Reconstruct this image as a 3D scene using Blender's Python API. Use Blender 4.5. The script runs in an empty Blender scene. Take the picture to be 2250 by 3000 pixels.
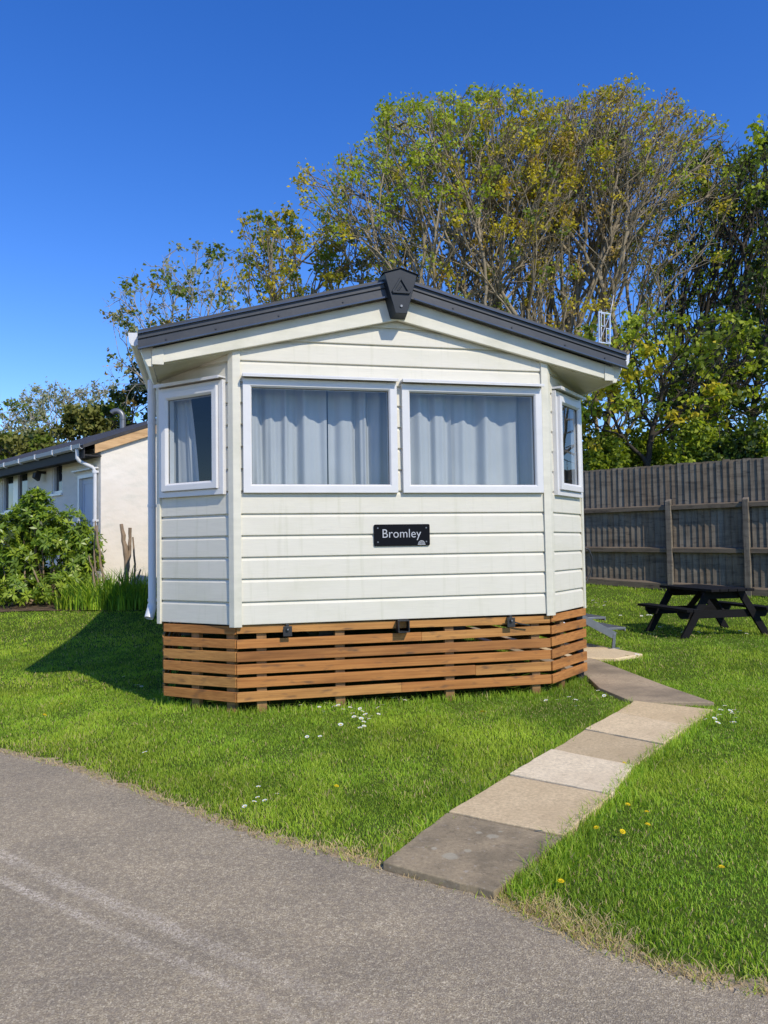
import bpy, bmesh, math, random
import numpy as np
from mathutils import Vector, Matrix
random.seed(7); rng = np.random.default_rng(11)
R = math.radians
S = bpy.context.scene
COL = S.collection

# ------------------------------------------------------------------ camera, sky, sun, exposure
CAM_H = 1.25
cam_d = bpy.data.cameras.new("camera"); cam = bpy.data.objects.new("camera", cam_d); COL.objects.link(cam)
cam_d.sensor_fit = 'VERTICAL'; cam_d.sensor_height = 24.0; cam_d.lens = 1673.6 / 2212 * 24.0
cam_d.clip_start = 0.05; cam_d.clip_end = 3000
cam.matrix_world = Matrix.Translation((0, 0, CAM_H)) @ Matrix.Rotation(R(90 + 2.543), 4, 'X') @ Matrix.Rotation(R(-0.914), 4, 'Z')
S.camera = cam

SUN_EL = R(41.6)
SUN_AZ = R(24.5) + 0.2267      # to the right of the caravan front's own normal
SUN = Vector((math.sin(SUN_AZ) * math.cos(SUN_EL), -math.cos(SUN_AZ) * math.cos(SUN_EL), math.sin(SUN_EL))).normalized()
W = bpy.data.worlds.new("World"); S.world = W; W.use_nodes = True
wn = W.node_tree.nodes; wl = W.node_tree.links
bg = wn["Background"]
sky = wn.new("ShaderNodeTexSky"); sky.sky_type = 'NISHITA'; sky.sun_disc = False
sky.sun_elevation = SUN_EL; sky.sun_rotation = math.atan2(SUN.x, SUN.y)
sky.air_density = 1.0; sky.dust_density = 0.0; sky.ozone_density = 4.0; sky.altitude = 50
hs = wn.new("ShaderNodeHueSaturation"); hs.inputs['Saturation'].default_value = 1.30; hs.inputs['Hue'].default_value = 0.517; hs.inputs['Value'].default_value = 1.38
wl.new(sky.outputs[0], hs.inputs['Color']); wl.new(hs.outputs[0], bg.inputs[0])
bg.inputs[1].default_value = 0.15
sd = bpy.data.lights.new("sun", 'SUN'); so = bpy.data.objects.new("sun", sd); COL.objects.link(so)
sd.energy = 4.2; sd.angle = R(0.53); sd.color = (1.0, 0.915, 0.755)
so.rotation_euler = SUN.to_track_quat('Z', 'Y').to_euler(); so.location = (20, -25, 30)
S.view_settings.view_transform = 'Standard'; S.view_settings.look = 'None'
S.view_settings.exposure = 0.0; S.view_settings.gamma = 1.0

# ------------------------------------------------------------------ materials
def nmat(name):
    m = bpy.data.materials.new(name); m.use_nodes = True
    nt = m.node_tree; return m, nt, nt.nodes, nt.links, nt.nodes["Principled BSDF"]

def coords(nt, scale=(1, 1, 1), gen='Object'):
    tc = nt.nodes.new("ShaderNodeTexCoord"); mp = nt.nodes.new("ShaderNodeMapping")
    mp.inputs['Scale'].default_value = scale
    nt.links.new(tc.outputs[gen], mp.inputs[0]); return mp.outputs[0]

def noise(nt, vec, scale, detail=3, rough=0.55):
    n = nt.nodes.new("ShaderNodeTexNoise"); n.inputs['Scale'].default_value = scale
    n.inputs['Detail'].default_value = detail; n.inputs['Roughness'].default_value = rough
    nt.links.new(vec, n.inputs['Vector']); return n.outputs['Fac']

def ramp(nt, fac, stops):
    r = nt.nodes.new("ShaderNodeValToRGB"); cr = r.color_ramp
    while len(cr.elements) < len(stops): cr.elements.new(0.5)
    for e, (p, c) in zip(cr.elements, stops):
        e.position = p; e.color = (c[0], c[1], c[2], 1)
    nt.links.new(fac, r.inputs[0]); return r.outputs[0]

def mix(nt, a, b, fac, mode='MIX'):
    m = nt.nodes.new("ShaderNodeMix"); m.data_type = 'RGBA'; m.blend_type = mode
    for k, v in ((6, a), (7, b), (0, fac)):
        if isinstance(v, (int, float)): m.inputs[k].default_value = v
        elif isinstance(v, (tuple, list)): m.inputs[k].default_value = (v[0], v[1], v[2], 1)
        else: nt.links.new(v, m.inputs[k])
    return m.outputs[2]

def math_n(nt, op, a, b=0.0, c=None):
    m = nt.nodes.new("ShaderNodeMath"); m.operation = op
    for k, v in ((0, a), (1, b), (2, c)):
        if v is None: continue
        if isinstance(v, (int, float)): m.inputs[k].default_value = v
        else: nt.links.new(v, m.inputs[k])
    return m.outputs[0]

def bump(nt, bs, h, strength, dist=0.01):
    b = nt.nodes.new("ShaderNodeBump"); b.inputs['Strength'].default_value = strength
    b.inputs['Distance'].default_value = dist
    nt.links.new(h, b.inputs['Height']); nt.links.new(b.outputs[0], bs.inputs['Normal'])

def varied(name, c, dev=0.12, scale=6, stretch=(1, 1, 1), rough=0.6, bmp=0.0, bscale=40, bdist=0.004, metal=0.0, dirt=None, spec=0.5):
    m, nt, n, l, bs = nmat(name)
    v = coords(nt, stretch); f = noise(nt, v, scale, 5)
    lo = tuple(x * (1 - dev) for x in c); hi = tuple(min(1, x * (1 + dev)) for x in c)
    col = ramp(nt, f, [(0.3, lo), (0.7, hi)])
    if dirt:
        f2 = noise(nt, coords(nt, dirt[2]), dirt[1], 6, 0.65)
        col = mix(nt, col, dirt[0], ramp(nt, f2, [(0.48, (0, 0, 0)), (0.75, (dirt[3],) * 3)]))
    l.new(col, bs.inputs['Base Color']); bs.inputs['Roughness'].default_value = rough
    bs.inputs['Metallic'].default_value = metal; bs.inputs['Specular IOR Level'].default_value = spec
    if bmp: bump(nt, bs, noise(nt, v, bscale, 4), bmp, bdist)
    return m

def leaf_mat(name, c, trans=0.35, rough=0.5, dev=0.25, spec=0.25, patch=0.8):
    m, nt, n, l, bs = nmat(name)
    f = noise(nt, coords(nt), patch, 3)
    col = ramp(nt, f, [(0.3, tuple(x * (1 - dev) for x in c)), (0.7, tuple(x * (1 + dev) for x in c))])
    l.new(col, bs.inputs['Base Color']); bs.inputs['Roughness'].default_value = rough
    bs.inputs['Specular IOR Level'].default_value = spec
    tr = n.new("ShaderNodeBsdfTranslucent")
    tcol = mix(nt, col, (1.15, 1.25, 0.5), 1.0, 'MULTIPLY'); l.new(tcol, tr.inputs[0])
    ms = n.new("ShaderNodeMixShader"); ms.inputs[0].default_value = trans
    l.new(bs.outputs[0], ms.inputs[1]); l.new(tr.outputs[0], ms.inputs[2])
    l.new(ms.outputs[0], n["Material Output"].inputs[0]); return m

M = {}
# cream clad boards: faint horizontal embossed grain, faint green-grey weathering
def siding_mat(name, c):
    m, nt, n, l, bs = nmat(name)
    v = coords(nt, (2.0, 2.0, 60)); f = noise(nt, v, 3.0, 5)
    f2 = noise(nt, coords(nt, (0.8, 0.8, 2.0)), 2.2, 5)
    col = ramp(nt, f, [(0.3, tuple(x * .95 for x in c)), (0.7, tuple(min(1, x * 1.03) for x in c))])
    col = mix(nt, col, (c[0] * .82, c[1] * .83, c[2] * .74), ramp(nt, f2, [(0.5, (0, 0, 0)), (0.8, (.55,) * 3)]))
    f3 = noise(nt, coords(nt, (11, 11, .7)), 1.6, 4, .6)
    col = mix(nt, col, (c[0] * .74, c[1] * .76, c[2] * .66), ramp(nt, f3, [(0.56, (0, 0, 0)), (0.76, (.5,) * 3)]))
    l.new(col, bs.inputs['Base Color']); bs.inputs['Roughness'].default_value = 0.5
    bs.inputs['Specular IOR Level'].default_value = 0.35
    bump(nt, bs, f, 0.35, 0.003); return m
M['siding'] = siding_mat("cream_cladding", (0.665, 0.633, 0.535))
M['trim'] = varied("cream_trim", (0.66, 0.63, 0.52), 0.06, 5, (1, 1, 4), 0.45, 0.08, 30, dirt=((0.42, 0.42, 0.30), 3, (1, 1, 1), .35))
M['upvc'] = varied("white_upvc", (0.665, 0.655, 0.645), 0.03, 3, (1, 1, 1), 0.28, dirt=((0.5, 0.5, 0.45), 4, (1, 1, 2), .2))
M['pipe'] = varied("white_plastic_pipe", (0.66, 0.67, 0.69), 0.05, 4, (1, 1, .4), 0.35, dirt=((0.45, 0.46, 0.4), 5, (1, 1, .5), .3))
M['roof'] = varied("grey_roof_sheet", (0.036, 0.038, 0.043), 0.12, 4, (1, 1, 1), 0.42, 0.15, 25, dirt=((0.08, 0.08, 0.078), 5, (1, 1, 1), .35))
M['key'] = varied("slate_grey_plastic", (0.014, 0.020, 0.028), 0.1, 6, (1, 1, 1), 0.45, 0.05, spec=.3)
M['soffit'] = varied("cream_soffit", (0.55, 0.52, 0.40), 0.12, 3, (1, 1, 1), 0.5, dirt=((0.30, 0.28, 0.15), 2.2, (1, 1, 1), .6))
M['black'] = varied("black_enamel", (0.003, 0.0035, 0.006), 0.1, 6, rough=0.5, spec=.12)
M['steel'] = varied("black_chassis_steel", (0.02, 0.02, 0.021), 0.3, 12, rough=0.5, bmp=0.1)
M['galv'] = varied("galvanised_steel", (0.19, 0.20, 0.215), 0.15, 9, rough=0.45, metal=0.6)
M['alu'] = varied("aerial_aluminium", (0.55, 0.60, 0.66), 0.08, 9, rough=0.35, metal=0.2)
M['letter'] = varied("pale_lettering", (0.46, 0.47, 0.50), 0.03, 9, rough=0.4)
M['dark'] = varied("dark_interior", (0.05, 0.045, 0.04), 0.2, 2, rough=0.9)
M['lip'] = varied("highlight_trim_edge", (0.11, 0.115, 0.125), 0.1, 5, rough=0.22, metal=.6)  # lighter than the roof sheet, standing in for sun highlights on the lips
M['screw'] = varied("screw_head", (0.03, 0.03, 0.032), 0.1, 6, rough=0.4)

def glass_mat():
    m, nt, n, l, bs = nmat("window_glass"); n.remove(bs)
    tr = n.new("ShaderNodeBsdfTransparent"); tr.inputs[0].default_value = (0.84, 0.89, 0.93, 1)
    gl = n.new("ShaderNodeBsdfGlossy"); gl.inputs['Roughness'].default_value = 0.01
    gl.inputs['Color'].default_value = (1, 1, 1, 1)
    lw = n.new("ShaderNodeLayerWeight"); lw.inputs[0].default_value = 0.5
    fac = math_n(nt, 'ADD', math_n(nt, 'MULTIPLY', math_n(nt, 'POWER', lw.outputs['Facing'], 4.0), 0.85), 0.05)
    ms = n.new("ShaderNodeMixShader"); l.new(fac, ms.inputs[0]); l.new(tr.outputs[0], ms.inputs[1]); l.new(gl.outputs[0], ms.inputs[2])
    l.new(ms.outputs[0], n["Material Output"].inputs[0]); return m
M['glass'] = glass_mat()
M['curtain'] = leaf_mat("net_curtain", (0.53, 0.52, 0.505), 0.12, 0.9, 0.05, 0.05, 3)
for nd in M['curtain'].node_tree.nodes:
    if nd.type == 'MIX': nd.inputs[7].default_value = (1, 1, 1, 1)

def timber_mat(name, c, c2, along=0, stain=(0.10, 0.06, 0.035), rough=0.65):
    """sawn timber: grain streaks along one axis, tone changing from board to board (by height) and knots"""
    m, nt, n, l, bs = nmat(name)
    st = [9, 9, 60]; st[along] = 1.2
    v = coords(nt, tuple(st)); g = noise(nt, v, 1.6, 6, 0.6)
    col = ramp(nt, g, [(0.25, c2), (0.55, c), (0.8, tuple(min(1, x * 1.25) for x in c))])
    big = noise(nt, coords(nt, (0.9, 0.9, 7.0)), 1.4, 3)
    col = mix(nt, col, tuple(x * .55 for x in c2), ramp(nt, big, [(0.47, (0, 0, 0)), (0.70, (.62,) * 3)]))
    kn = noise(nt, coords(nt, (2.5, 2.5, 9)), 2.4, 2)
    col = mix(nt, col, stain, ramp(nt, kn, [(0.58, (0, 0, 0)), (0.74, (.75,) * 3)]))
    l.new(col, bs.inputs['Base Color']); bs.inputs['Roughness'].default_value = rough
    bs.inputs['Specular IOR Level'].default_value = 0.25
    bump(nt, bs, g, 0.3, 0.004); return m
M['slat'] = timber_mat("orange_stained_timber", (0.45, 0.195, 0.055), (0.31, 0.115, 0.030))
M['slat2'] = timber_mat("golden_stained_timber", (0.49, 0.24, 0.072), (0.36, 0.155, 0.043))
M['slat3'] = timber_mat("brown_stained_timber", (0.36, 0.155, 0.046), (0.22, 0.085, 0.026))
M['slatpost'] = timber_mat("gap_shade_post_timber", (0.29, 0.16, 0.064), (0.20, 0.105, 0.04), 2)  # posts toned down to deepen the shade behind the slat gaps
M['fence'] = timber_mat("weathered_grey_timber", (0.20, 0.168, 0.128), (0.115, 0.094, 0.072), 2, (0.05, 0.042, 0.035), 0.85)
M['fence2'] = timber_mat("brown_weathered_timber", (0.205, 0.160, 0.112), (0.125, 0.095, 0.068), 2, (0.05, 0.04, 0.03), 0.85)
M['fence3'] = timber_mat("pale_weathered_timber", (0.21, 0.18, 0.14), (0.13, 0.11, 0.085), 2, (0.06, 0.05, 0.04), 0.85)
M['rail'] = timber_mat("weathered_rail_timber", (0.165, 0.130, 0.09), (0.105, 0.082, 0.06), 0, (0.05, 0.04, 0.03), 0.85)
M['tabletimber'] = timber_mat("black_stained_timber", (0.006, 0.0055, 0.0065), (0.003, 0.003, 0.0035), 0, (0.002, 0.002, 0.002), 0.85)
M['barge'] = timber_mat("new_pine_board", (0.62, 0.40, 0.20), (0.50, 0.29, 0.13), 0, (0.4, 0.2, 0.08), 0.6)

def render_mat():
    m, nt, n, l, bs = nmat("painted_render")
    v = coords(nt, (0.6, 0.6, 1.4)); f = noise(nt, v, 2.5, 5)
    col = ramp(nt, f, [(0.3, (0.73, 0.665, 0.565)), (0.7, (0.80, 0.74, 0.65))])
    f2 = noise(nt, coords(nt, (1.2, 1.2, 3.5)), 1.8, 4)
    col = mix(nt, col, (0.66, 0.63, 0.54), ramp(nt, f2, [(0.5, (0, 0, 0)), (0.7, (.7,) * 3)]))
    l.new(col, bs.inputs['Base Color']); bs.inputs['Roughness'].default_value = 0.9
    bump(nt, bs, noise(nt, coords(nt), 9, 5), 0.5, 0.02); return m
M['render'] = render_mat()
M['guttergrey'] = varied("shade_grey_gutter", (0.44, 0.44, 0.44), 0.15, 3, rough=0.5, dirt=((0.25, 0.25, 0.22), 3, (1, 1, 1), .5))  # grey base carries the gutter's grazing shade; the patches are dirt
M['felt'] = varied("dark_roof_felt", (0.04, 0.038, 0.04), 0.35, 3, (1, 1, 1), 0.85, 0.5, 14, 0.02, dirt=((0.09, 0.085, 0.07), 2, (1, 1, 1), .5))
M['eaveshade_lamp'] = varied("eave_shade_and_lamp_black", (0.018, 0.016, 0.015), 0.2, 6, rough=0.7)  # near-black paints the eave shadow into its boards; the lamp shares it
M['doorpaint'] = varied("pale_blue_grey_door", (0.50, 0.53, 0.60), 0.04, 3, rough=0.5)
M['pane'] = varied("dark_window_pane", (0.02, 0.025, 0.035), 0.2, 3, rough=0.08)

def road_mat():
    m, nt, n, l, bs = nmat("worn_asphalt")
    v = coords(nt)
    vo = n.new("ShaderNodeTexVoronoi"); vo.inputs['Scale'].default_value = 250; l.new(v, vo.inputs['Vector'])
    sep = n.new("ShaderNodeSeparateColor"); l.new(vo.outputs['Color'], sep.inputs[0])
    chip = ramp(nt, sep.outputs[0], [(0.0, (0.265, 0.210, 0.128)), (0.45, (0.395, 0.322, 0.205)), (0.8, (0.51, 0.425, 0.275)), (0.98, (0.68, 0.585, 0.405))])
    mid = noise(nt, v, 60, 4, 0.7)
    chip = mix(nt, chip, (0.215, 0.178, 0.132), ramp(nt, mid, [(0.40, (.6,) * 3), (0.6, (0, 0, 0))]))
    big = noise(nt, coords(nt, (1, 1.4, 1)), 1.3, 5, 0.6)
    chip = mix(nt, chip, ramp(nt, big, [(0.3, (0.80, 0.80, 0.81)), (0.7, (1.15, 1.12, 1.08))]), 1.0, 'MULTIPLY')
    st_ = ramp(nt, noise(nt, coords(nt, (1, 1, 1)), 0.55, 6, 0.7), [(0.50, (0, 0, 0)), (0.68, (.28,) * 3)])
    chip = mix(nt, chip, (0.20, 0.165, 0.130), st_)
    # two scuffed tyre tracks running along the road
    sx = n.new("ShaderNodeSeparateXYZ"); l.new(v, sx.inputs[0])
    across = math_n(nt, 'ADD', math_n(nt, 'MULTIPLY', sx.outputs[0], 0.593), math_n(nt, 'MULTIPLY', sx.outputs[1], 0.805))
    along = math_n(nt, 'SUBTRACT', math_n(nt, 'MULTIPLY', sx.outputs[0], 0.805), math_n(nt, 'MULTIPLY', sx.outputs[1], 0.593))
    across = math_n(nt, 'ADD', across, math_n(nt, 'MULTIPLY', math_n(nt, 'SUBTRACT', noise(nt, v, 2.0, 2), 0.5), 0.03))
    tot = None
    for c, w in ((1.665, 0.050), (1.545, 0.034), (0.15, 0.06)):
        d = math_n(nt, 'ABSOLUTE', math_n(nt, 'SUBTRACT', across, c))
        k = n.new("ShaderNodeMapRange"); k.interpolation_type = 'SMOOTHSTEP'
        k.inputs[1].default_value = w; k.inputs[2].default_value = w * .3; k.inputs[3].default_value = 0; k.inputs[4].default_value = 1
        l.new(d, k.inputs[0]); tot = k.outputs[0] if tot is None else math_n(nt, 'MAXIMUM', tot, k.outputs[0])
    fade = n.new("ShaderNodeMapRange"); fade.inputs[1].default_value = -0.9; fade.inputs[2].default_value = -2.3
    fade.inputs[3].default_value = 0; fade.inputs[4].default_value = 1; l.new(along, fade.inputs[0])
    brk = math_n(nt, 'MULTIPLY', ramp(nt, noise(nt, v, 75, 4, 0.8), [(0.40, (0, 0, 0)), (0.58, (1, 1, 1))]), ramp(nt, noise(nt, v, 5, 4, 0.7), [(0.30, (.25, .25, .25)), (0.6, (1, 1, 1))]))
    chk = ramp(nt, sep.outputs[1], [(0.35, (0, 0, 0)), (0.5, (1, 1, 1))])
    tot = math_n(nt, 'MULTIPLY', math_n(nt, 'MULTIPLY', math_n(nt, 'MULTIPLY', tot, fade.outputs[0]), brk), chk)
    chip = mix(nt, chip, (0.74, 0.63, 0.475), math_n(nt, 'MULTIPLY', tot, 0.85))
    l.new(chip, bs.inputs['Base Color']); bs.inputs['Roughness'].default_value = 0.9
    bs.inputs['Specular IOR Level'].default_value = 0.2
    bump(nt, bs, vo.outputs['Distance'], 0.5, 0.004); return m
M['road'] = road_mat()

def soil_mat():
    m, nt, n, l, bs = nmat("lawn_soil")
    v = coords(nt); f = noise(nt, v, 1.1, 4); g = noise(nt, v, 35, 5, .7)
    col = ramp(nt, g, [(0.3, (0.045, 0.068, 0.010)), (0.6, (0.085, 0.13, 0.016)), (0.8, (0.14, 0.15, 0.03))])
    l.new(mix(nt, col, (0.10, 0.12, 0.03), ramp(nt, f, [(0.45, (0, 0, 0)), (0.75, (.4,) * 3)])), bs.inputs['Base Color'])
    bs.inputs['Roughness'].default_value = 1; bs.inputs['Specular IOR Level'].default_value = 0.05
    bump(nt, bs, g, 0.6, 0.02); return m
M['soil'] = soil_mat()
M['bedsoil'] = varied("brown_bed_soil", (0.12, 0.085, 0.055), 0.5, 9, rough=1, bmp=0.8, bscale=30, bdist=.03, spec=.05)
M['edge'] = varied("dry_verge_soil", (0.36, 0.28, 0.18), 0.4, 25, rough=1, bmp=0.7, bscale=60, bdist=.01, spec=.05)

def slab_mat(name, c, dirt, dirtamt, scale=3.0):
    m, nt, n, l, bs = nmat(name)
    v = coords(nt); f = noise(nt, v, 55, 5, .7); g = noise(nt, v, scale, 5, .6)
    col = ramp(nt, f, [(0.3, tuple(x * .72 for x in c)), (0.7, tuple(min(1, x * 1.2) for x in c))])
    col = mix(nt, col, dirt, ramp(nt, g, [(0.40, (0, 0, 0)), (0.68, (dirtamt,) * 3)]))
    sp_ = noise(nt, v, 130, 3, .7); col = mix(nt, col, tuple(x * .45 for x in dirt), ramp(nt, sp_, [(0.60, (0, 0, 0)), (0.72, (.7,) * 3)]))
    sp_ = noise(nt, v, 16, 5, .75); col = mix(nt, col, tuple(x * .62 for x in dirt), ramp(nt, sp_, [(0.56, (0, 0, 0)), (0.70, (.45,) * 3)]))
    l.new(col, bs.inputs['Base Color']); bs.inputs['Roughness'].default_value = 0.9
    bs.inputs['Specular IOR Level'].default_value = 0.2
    bump(nt, bs, f, 0.35, 0.004); return m
def lichen_slab():
    m = slab_mat("dark_weathered_concrete", (0.364, 0.283, 0.169), (0.188, 0.150, 0.093), 0.85, 5.5)
    nt = m.node_tree; n = nt.nodes; l = nt.links; bs = n["Principled BSDF"]
    src = bs.inputs['Base Color'].links[0].from_socket
    v = coords(nt); sx = n.new("ShaderNodeSeparateXYZ"); l.new(v, sx.inputs[0]); col = src
    sp = ramp(nt, noise(nt, v, 38, 4, .7), [(0.60, (0, 0, 0)), (0.70, (.6,) * 3)])
    col = mix(nt, col, (0.44, 0.38, 0.30), sp)
    wv = math_n(nt, 'MULTIPLY', math_n(nt, 'SUBTRACT', noise(nt, v, 22, 4, .7), 0.5), 0.035)
    for (x, y, r) in ((-0.09, -0.08, .036), (0.10, 0.12, .026), (0.05, 0.16, .016), (-0.02, -0.03, .016), (0.14, 0.17, .012), (-.15, .0, .014)):
        dx = math_n(nt, 'SUBTRACT', sx.outputs[0], x); dy = math_n(nt, 'SUBTRACT', sx.outputs[1], y)
        d = math_n(nt, 'ADD', wv, math_n(nt, 'SQRT', math_n(nt, 'ADD', math_n(nt, 'MULTIPLY', dx, dx), math_n(nt, 'MULTIPLY', dy, dy))))
        k = n.new("ShaderNodeMapRange"); k.inputs[1].default_value = r; k.inputs[2].default_value = r * .75
        k.inputs[3].default_value = 0; k.inputs[4].default_value = .6; l.new(d, k.inputs[0])
        col = mix(nt, col, (0.42, 0.38, 0.27), k.outputs[0])
    l.new(col, bs.inputs['Base Color']); return m
M['slabdark'] = lichen_slab()
M['slabtan'] = slab_mat("tan_paving", (0.651, 0.495, 0.284), (0.527, 0.392, 0.218), .6)
M['slabtan2'] = slab_mat("sandy_paving", (0.561, 0.430, 0.251), (0.449, 0.338, 0.189), .6)
M['slabpale'] = slab_mat("pale_paving", (0.785, 0.646, 0.426), (0.651, 0.517, 0.331), .6, 2.2)
M['slabpink'] = slab_mat("pale_sandy_paving", (0.727, 0.567, 0.343), (0.572, 0.438, 0.260), .6, 2.5)
M['concrete'] = slab_mat("worn_concrete_path", (0.447, 0.345, 0.219), (0.208, 0.165, 0.110), .92, 1.7)

M['grass1'] = leaf_mat("grass_mid_green", (0.31, 0.46, 0.036), 0.34, 0.55, 0.35, 0.25, 1.1)
M['grass2'] = leaf_mat("grass_yellow_green", (0.385, 0.495, 0.046), 0.34, 0.55, 0.30, 0.25, 1.1)
M['grass3'] = leaf_mat("grass_deep_green", (0.235, 0.38, 0.032), 0.34, 0.5, 0.30, 0.3, 1.1)
M['strap'] = leaf_mat("strap_leaf_green", (0.17, 0.30, 0.035), 0.5, 0.45, 0.2, .3, 2)
M['straw'] = leaf_mat("dry_straw", (0.56, 0.43, 0.22), 0.25, 0.8, 0.2, 0.1, 2)
M['petal'] = leaf_mat("white_petals", (0.85, 0.85, 0.85), 0.2, 0.7, 0.02, 0.1, 5)
M['yellow'] = leaf_mat("yellow_petals", (0.85, 0.62, 0.02), 0.2, 0.7, 0.06, 0.1, 5)
M['stemg'] = leaf_mat("flower_stem", (0.09, 0.16, 0.03), 0.2, 0.7)
M['bark'] = varied("grey_brown_bark", (0.26, 0.215, 0.145), 0.35, 3, (1, 1, .35), 0.9, 0.5, 18, 0.03, spec=.1)
M['barkpale'] = varied("pale_grey_bark", (0.36, 0.33, 0.28), 0.3, 3, (1, 1, .35), 0.9, 0.4, 18, 0.03, spec=.1)
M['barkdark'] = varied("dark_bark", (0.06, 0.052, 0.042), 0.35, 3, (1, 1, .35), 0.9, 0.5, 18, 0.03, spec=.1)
M['cutwood'] = varied("cut_stem_wood", (0.26, 0.19, 0.13), 0.35, 10, (1, 1, .3), 0.85, 0.5, 30, 0.01, spec=.1)
M['lf_olive'] = leaf_mat("olive_spring_leaves", (0.56, 0.46, 0.045), 0.35, 0.6, 0.3, .15)
M['lf_brown'] = leaf_mat("bronze_spring_leaves", (0.42, 0.28, 0.07), 0.35, 0.6, 0.3, .15)
M['lf_lime'] = leaf_mat("lime_spring_leaves", (0.39, 0.45, 0.05), 0.4, 0.55, 0.25, .2)
M['lf_green'] = leaf_mat("mid_green_leaves", (0.17, 0.225, 0.03), 0.35, 0.5, 0.3, .25)
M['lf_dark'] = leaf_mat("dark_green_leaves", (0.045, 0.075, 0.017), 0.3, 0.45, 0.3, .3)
M['lf_grey'] = leaf_mat("grey_green_leaves", (0.33, 0.34, 0.19), 0.35, 0.6, 0.25, .15)
M['lf_ever'] = leaf_mat("evergreen_foliage", (0.185, 0.19, 0.05), 0.2, 0.7, 0.35, .1)
M['lf_shrub'] = leaf_mat("glossy_shrub_leaves", (0.20, 0.30, 0.035), 0.35, 0.36, 0.3, .45, 3)
M['lf_shrub2'] = leaf_mat("lime_shrub_leaves", (0.36, 0.46, 0.05), 0.4, 0.36, 0.2, .45, 3)

# ------------------------------------------------------------------ mesh helpers
class MB:
    def __init__(s): s.v = []; s.f = []; s.mi = []
    def add(s, vs, fs, mi=0):
        o = len(s.v); s.v += [tuple(p) for p in vs]
        for f in fs: s.f.append([i + o for i in f]); s.mi.append(mi)
        return s
    def box(s, x0, x1, y0, y1, z0, z1, mat=None, mi=0):
        p = [Vector((x, y, z)) for z in (z0, z1) for y in (y0, y1) for x in (x0, x1)]
        if mat is not None: p = [mat @ q for q in p]
        return s.add(p, [(0, 2, 3, 1), (4, 5, 7, 6), (0, 1, 5, 4), (2, 6, 7, 3), (0, 4, 6, 2), (1, 3, 7, 5)], mi)
    def bar(s, a, b, w, h, up=(0, 0, 1), mi=0):
        a = Vector(a); b = Vector(b); d = (b - a); L = d.length; d.normalize()
        x = d.cross(Vector(up)).normalized(); z = x.cross(d)
        m = Matrix((x, d, z)).transposed().to_4x4(); m.translation = a
        return s.box(-w / 2, w / 2, 0, L, -h / 2, h / 2, m, mi)
    def prism(s, poly, y0, y1, mat=None, mi=0):
        """poly in (x, z) extruded along y"""
        n = len(poly); p = [Vector((a, y0, b)) for a, b in poly] + [Vector((a, y1, b)) for a, b in poly]
        if mat is not None: p = [mat @ q for q in p]
        return s.add(p, [list(range(n)), list(range(2 * n - 1, n - 1, -1))] + [(i, i + n, (i + 1) % n + n, (i + 1) % n) for i in range(n)], mi)
    def slab(s, poly, z0, z1, mi=0):
        n = len(poly); p = [(a, b, z0) for a, b in poly] + [(a, b, z1) for a, b in poly]
        return s.add(p, [list(range(n))[::-1], list(range(n, 2 * n))] + [(i, (i + 1) % n, (i + 1) % n + n, i + n) for i in range(n)], mi)
    def tube(s, pts, r, n=8, cap=True, mi=0):
        pts = [Vector(p) for p in pts]; rs = r if isinstance(r, (list, tuple)) else [r] * len(pts)
        rings = []; ref = None
        for i, p in enumerate(pts):
            t = (pts[min(i + 1, len(pts) - 1)] - pts[max(i - 1, 0)]).normalized()
            if ref is None: ref = Vector((0, 0, 1)) if abs(t.z) < .9 else Vector((1, 0, 0))
            x = (ref - t * ref.dot(t)).normalized(); y = t.cross(x); ref = x
            rings.append([p + (x * math.cos(2 * math.pi * k / n) + y * math.sin(2 * math.pi * k / n)) * rs[i] for k in range(n)])
        vs = [q for rg in rings for q in rg]; fs = []
        for i in range(len(pts) - 1):
            for k in range(n): fs.append((i * n + k, i * n + (k + 1) % n, (i + 1) * n + (k + 1) % n, (i + 1) * n + k))
        if cap: fs += [list(range(n))[::-1], [(len(pts) - 1) * n + k for k in range(n)]]
        return s.add(vs, fs, mi)
    def build(s, name, mats, parent=None, bevel=0.0, smooth=False, loc=None):
        me = bpy.data.meshes.new(name); me.from_pydata(s.v, [], s.f)
        mats = mats if isinstance(mats, (list, tuple)) else [mats]
        for m in mats: me.materials.append(m)
        if len(mats) > 1: me.polygons.foreach_set('material_index', s.mi)
        bm = bmesh.new(); bm.from_mesh(me); bmesh.ops.recalc_face_normals(bm, faces=bm.faces); bm.to_mesh(me); bm.free()
        if smooth: me.polygons.foreach_set('use_smooth', [True] * len(me.polygons))
        me.update(); o = bpy.data.objects.new(name, me); COL.objects.link(o)
        if parent: o.parent = parent
        if loc is not None: o.location = loc
        if bevel:
            b = o.modifiers.new('bevel', 'BEVEL'); b.width = bevel; b.segments = 2; b.limit_method = 'ANGLE'; b.angle_limit = R(40)
        return o

def raw_mesh(name, V, sizes, loops, mats, midx=None, parent=None):
    me = bpy.data.meshes.new(name); V = np.asarray(V, np.float32); sizes = np.asarray(sizes, np.int32); loops = np.asarray(loops, np.int32)
    me.vertices.add(len(V)); me.vertices.foreach_set('co', V.ravel())
    me.loops.add(len(loops)); me.loops.foreach_set('vertex_index', loops)
    me.polygons.add(len(sizes)); st = np.concatenate([[0], np.cumsum(sizes)[:-1]]).astype(np.int32)
    me.polygons.foreach_set('loop_start', st); me.polygons.foreach_set('loop_total', sizes)
    for m in (mats if isinstance(mats, (list, tuple)) else [mats]): me.materials.append(m)
    if midx is not None: me.polygons.foreach_set('material_index', np.asarray(midx, np.int32))
    me.update(calc_edges=True); me.validate()
    o = bpy.data.objects.new(name, me); COL.objects.link(o)
    if parent: o.parent = parent
    return o

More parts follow.
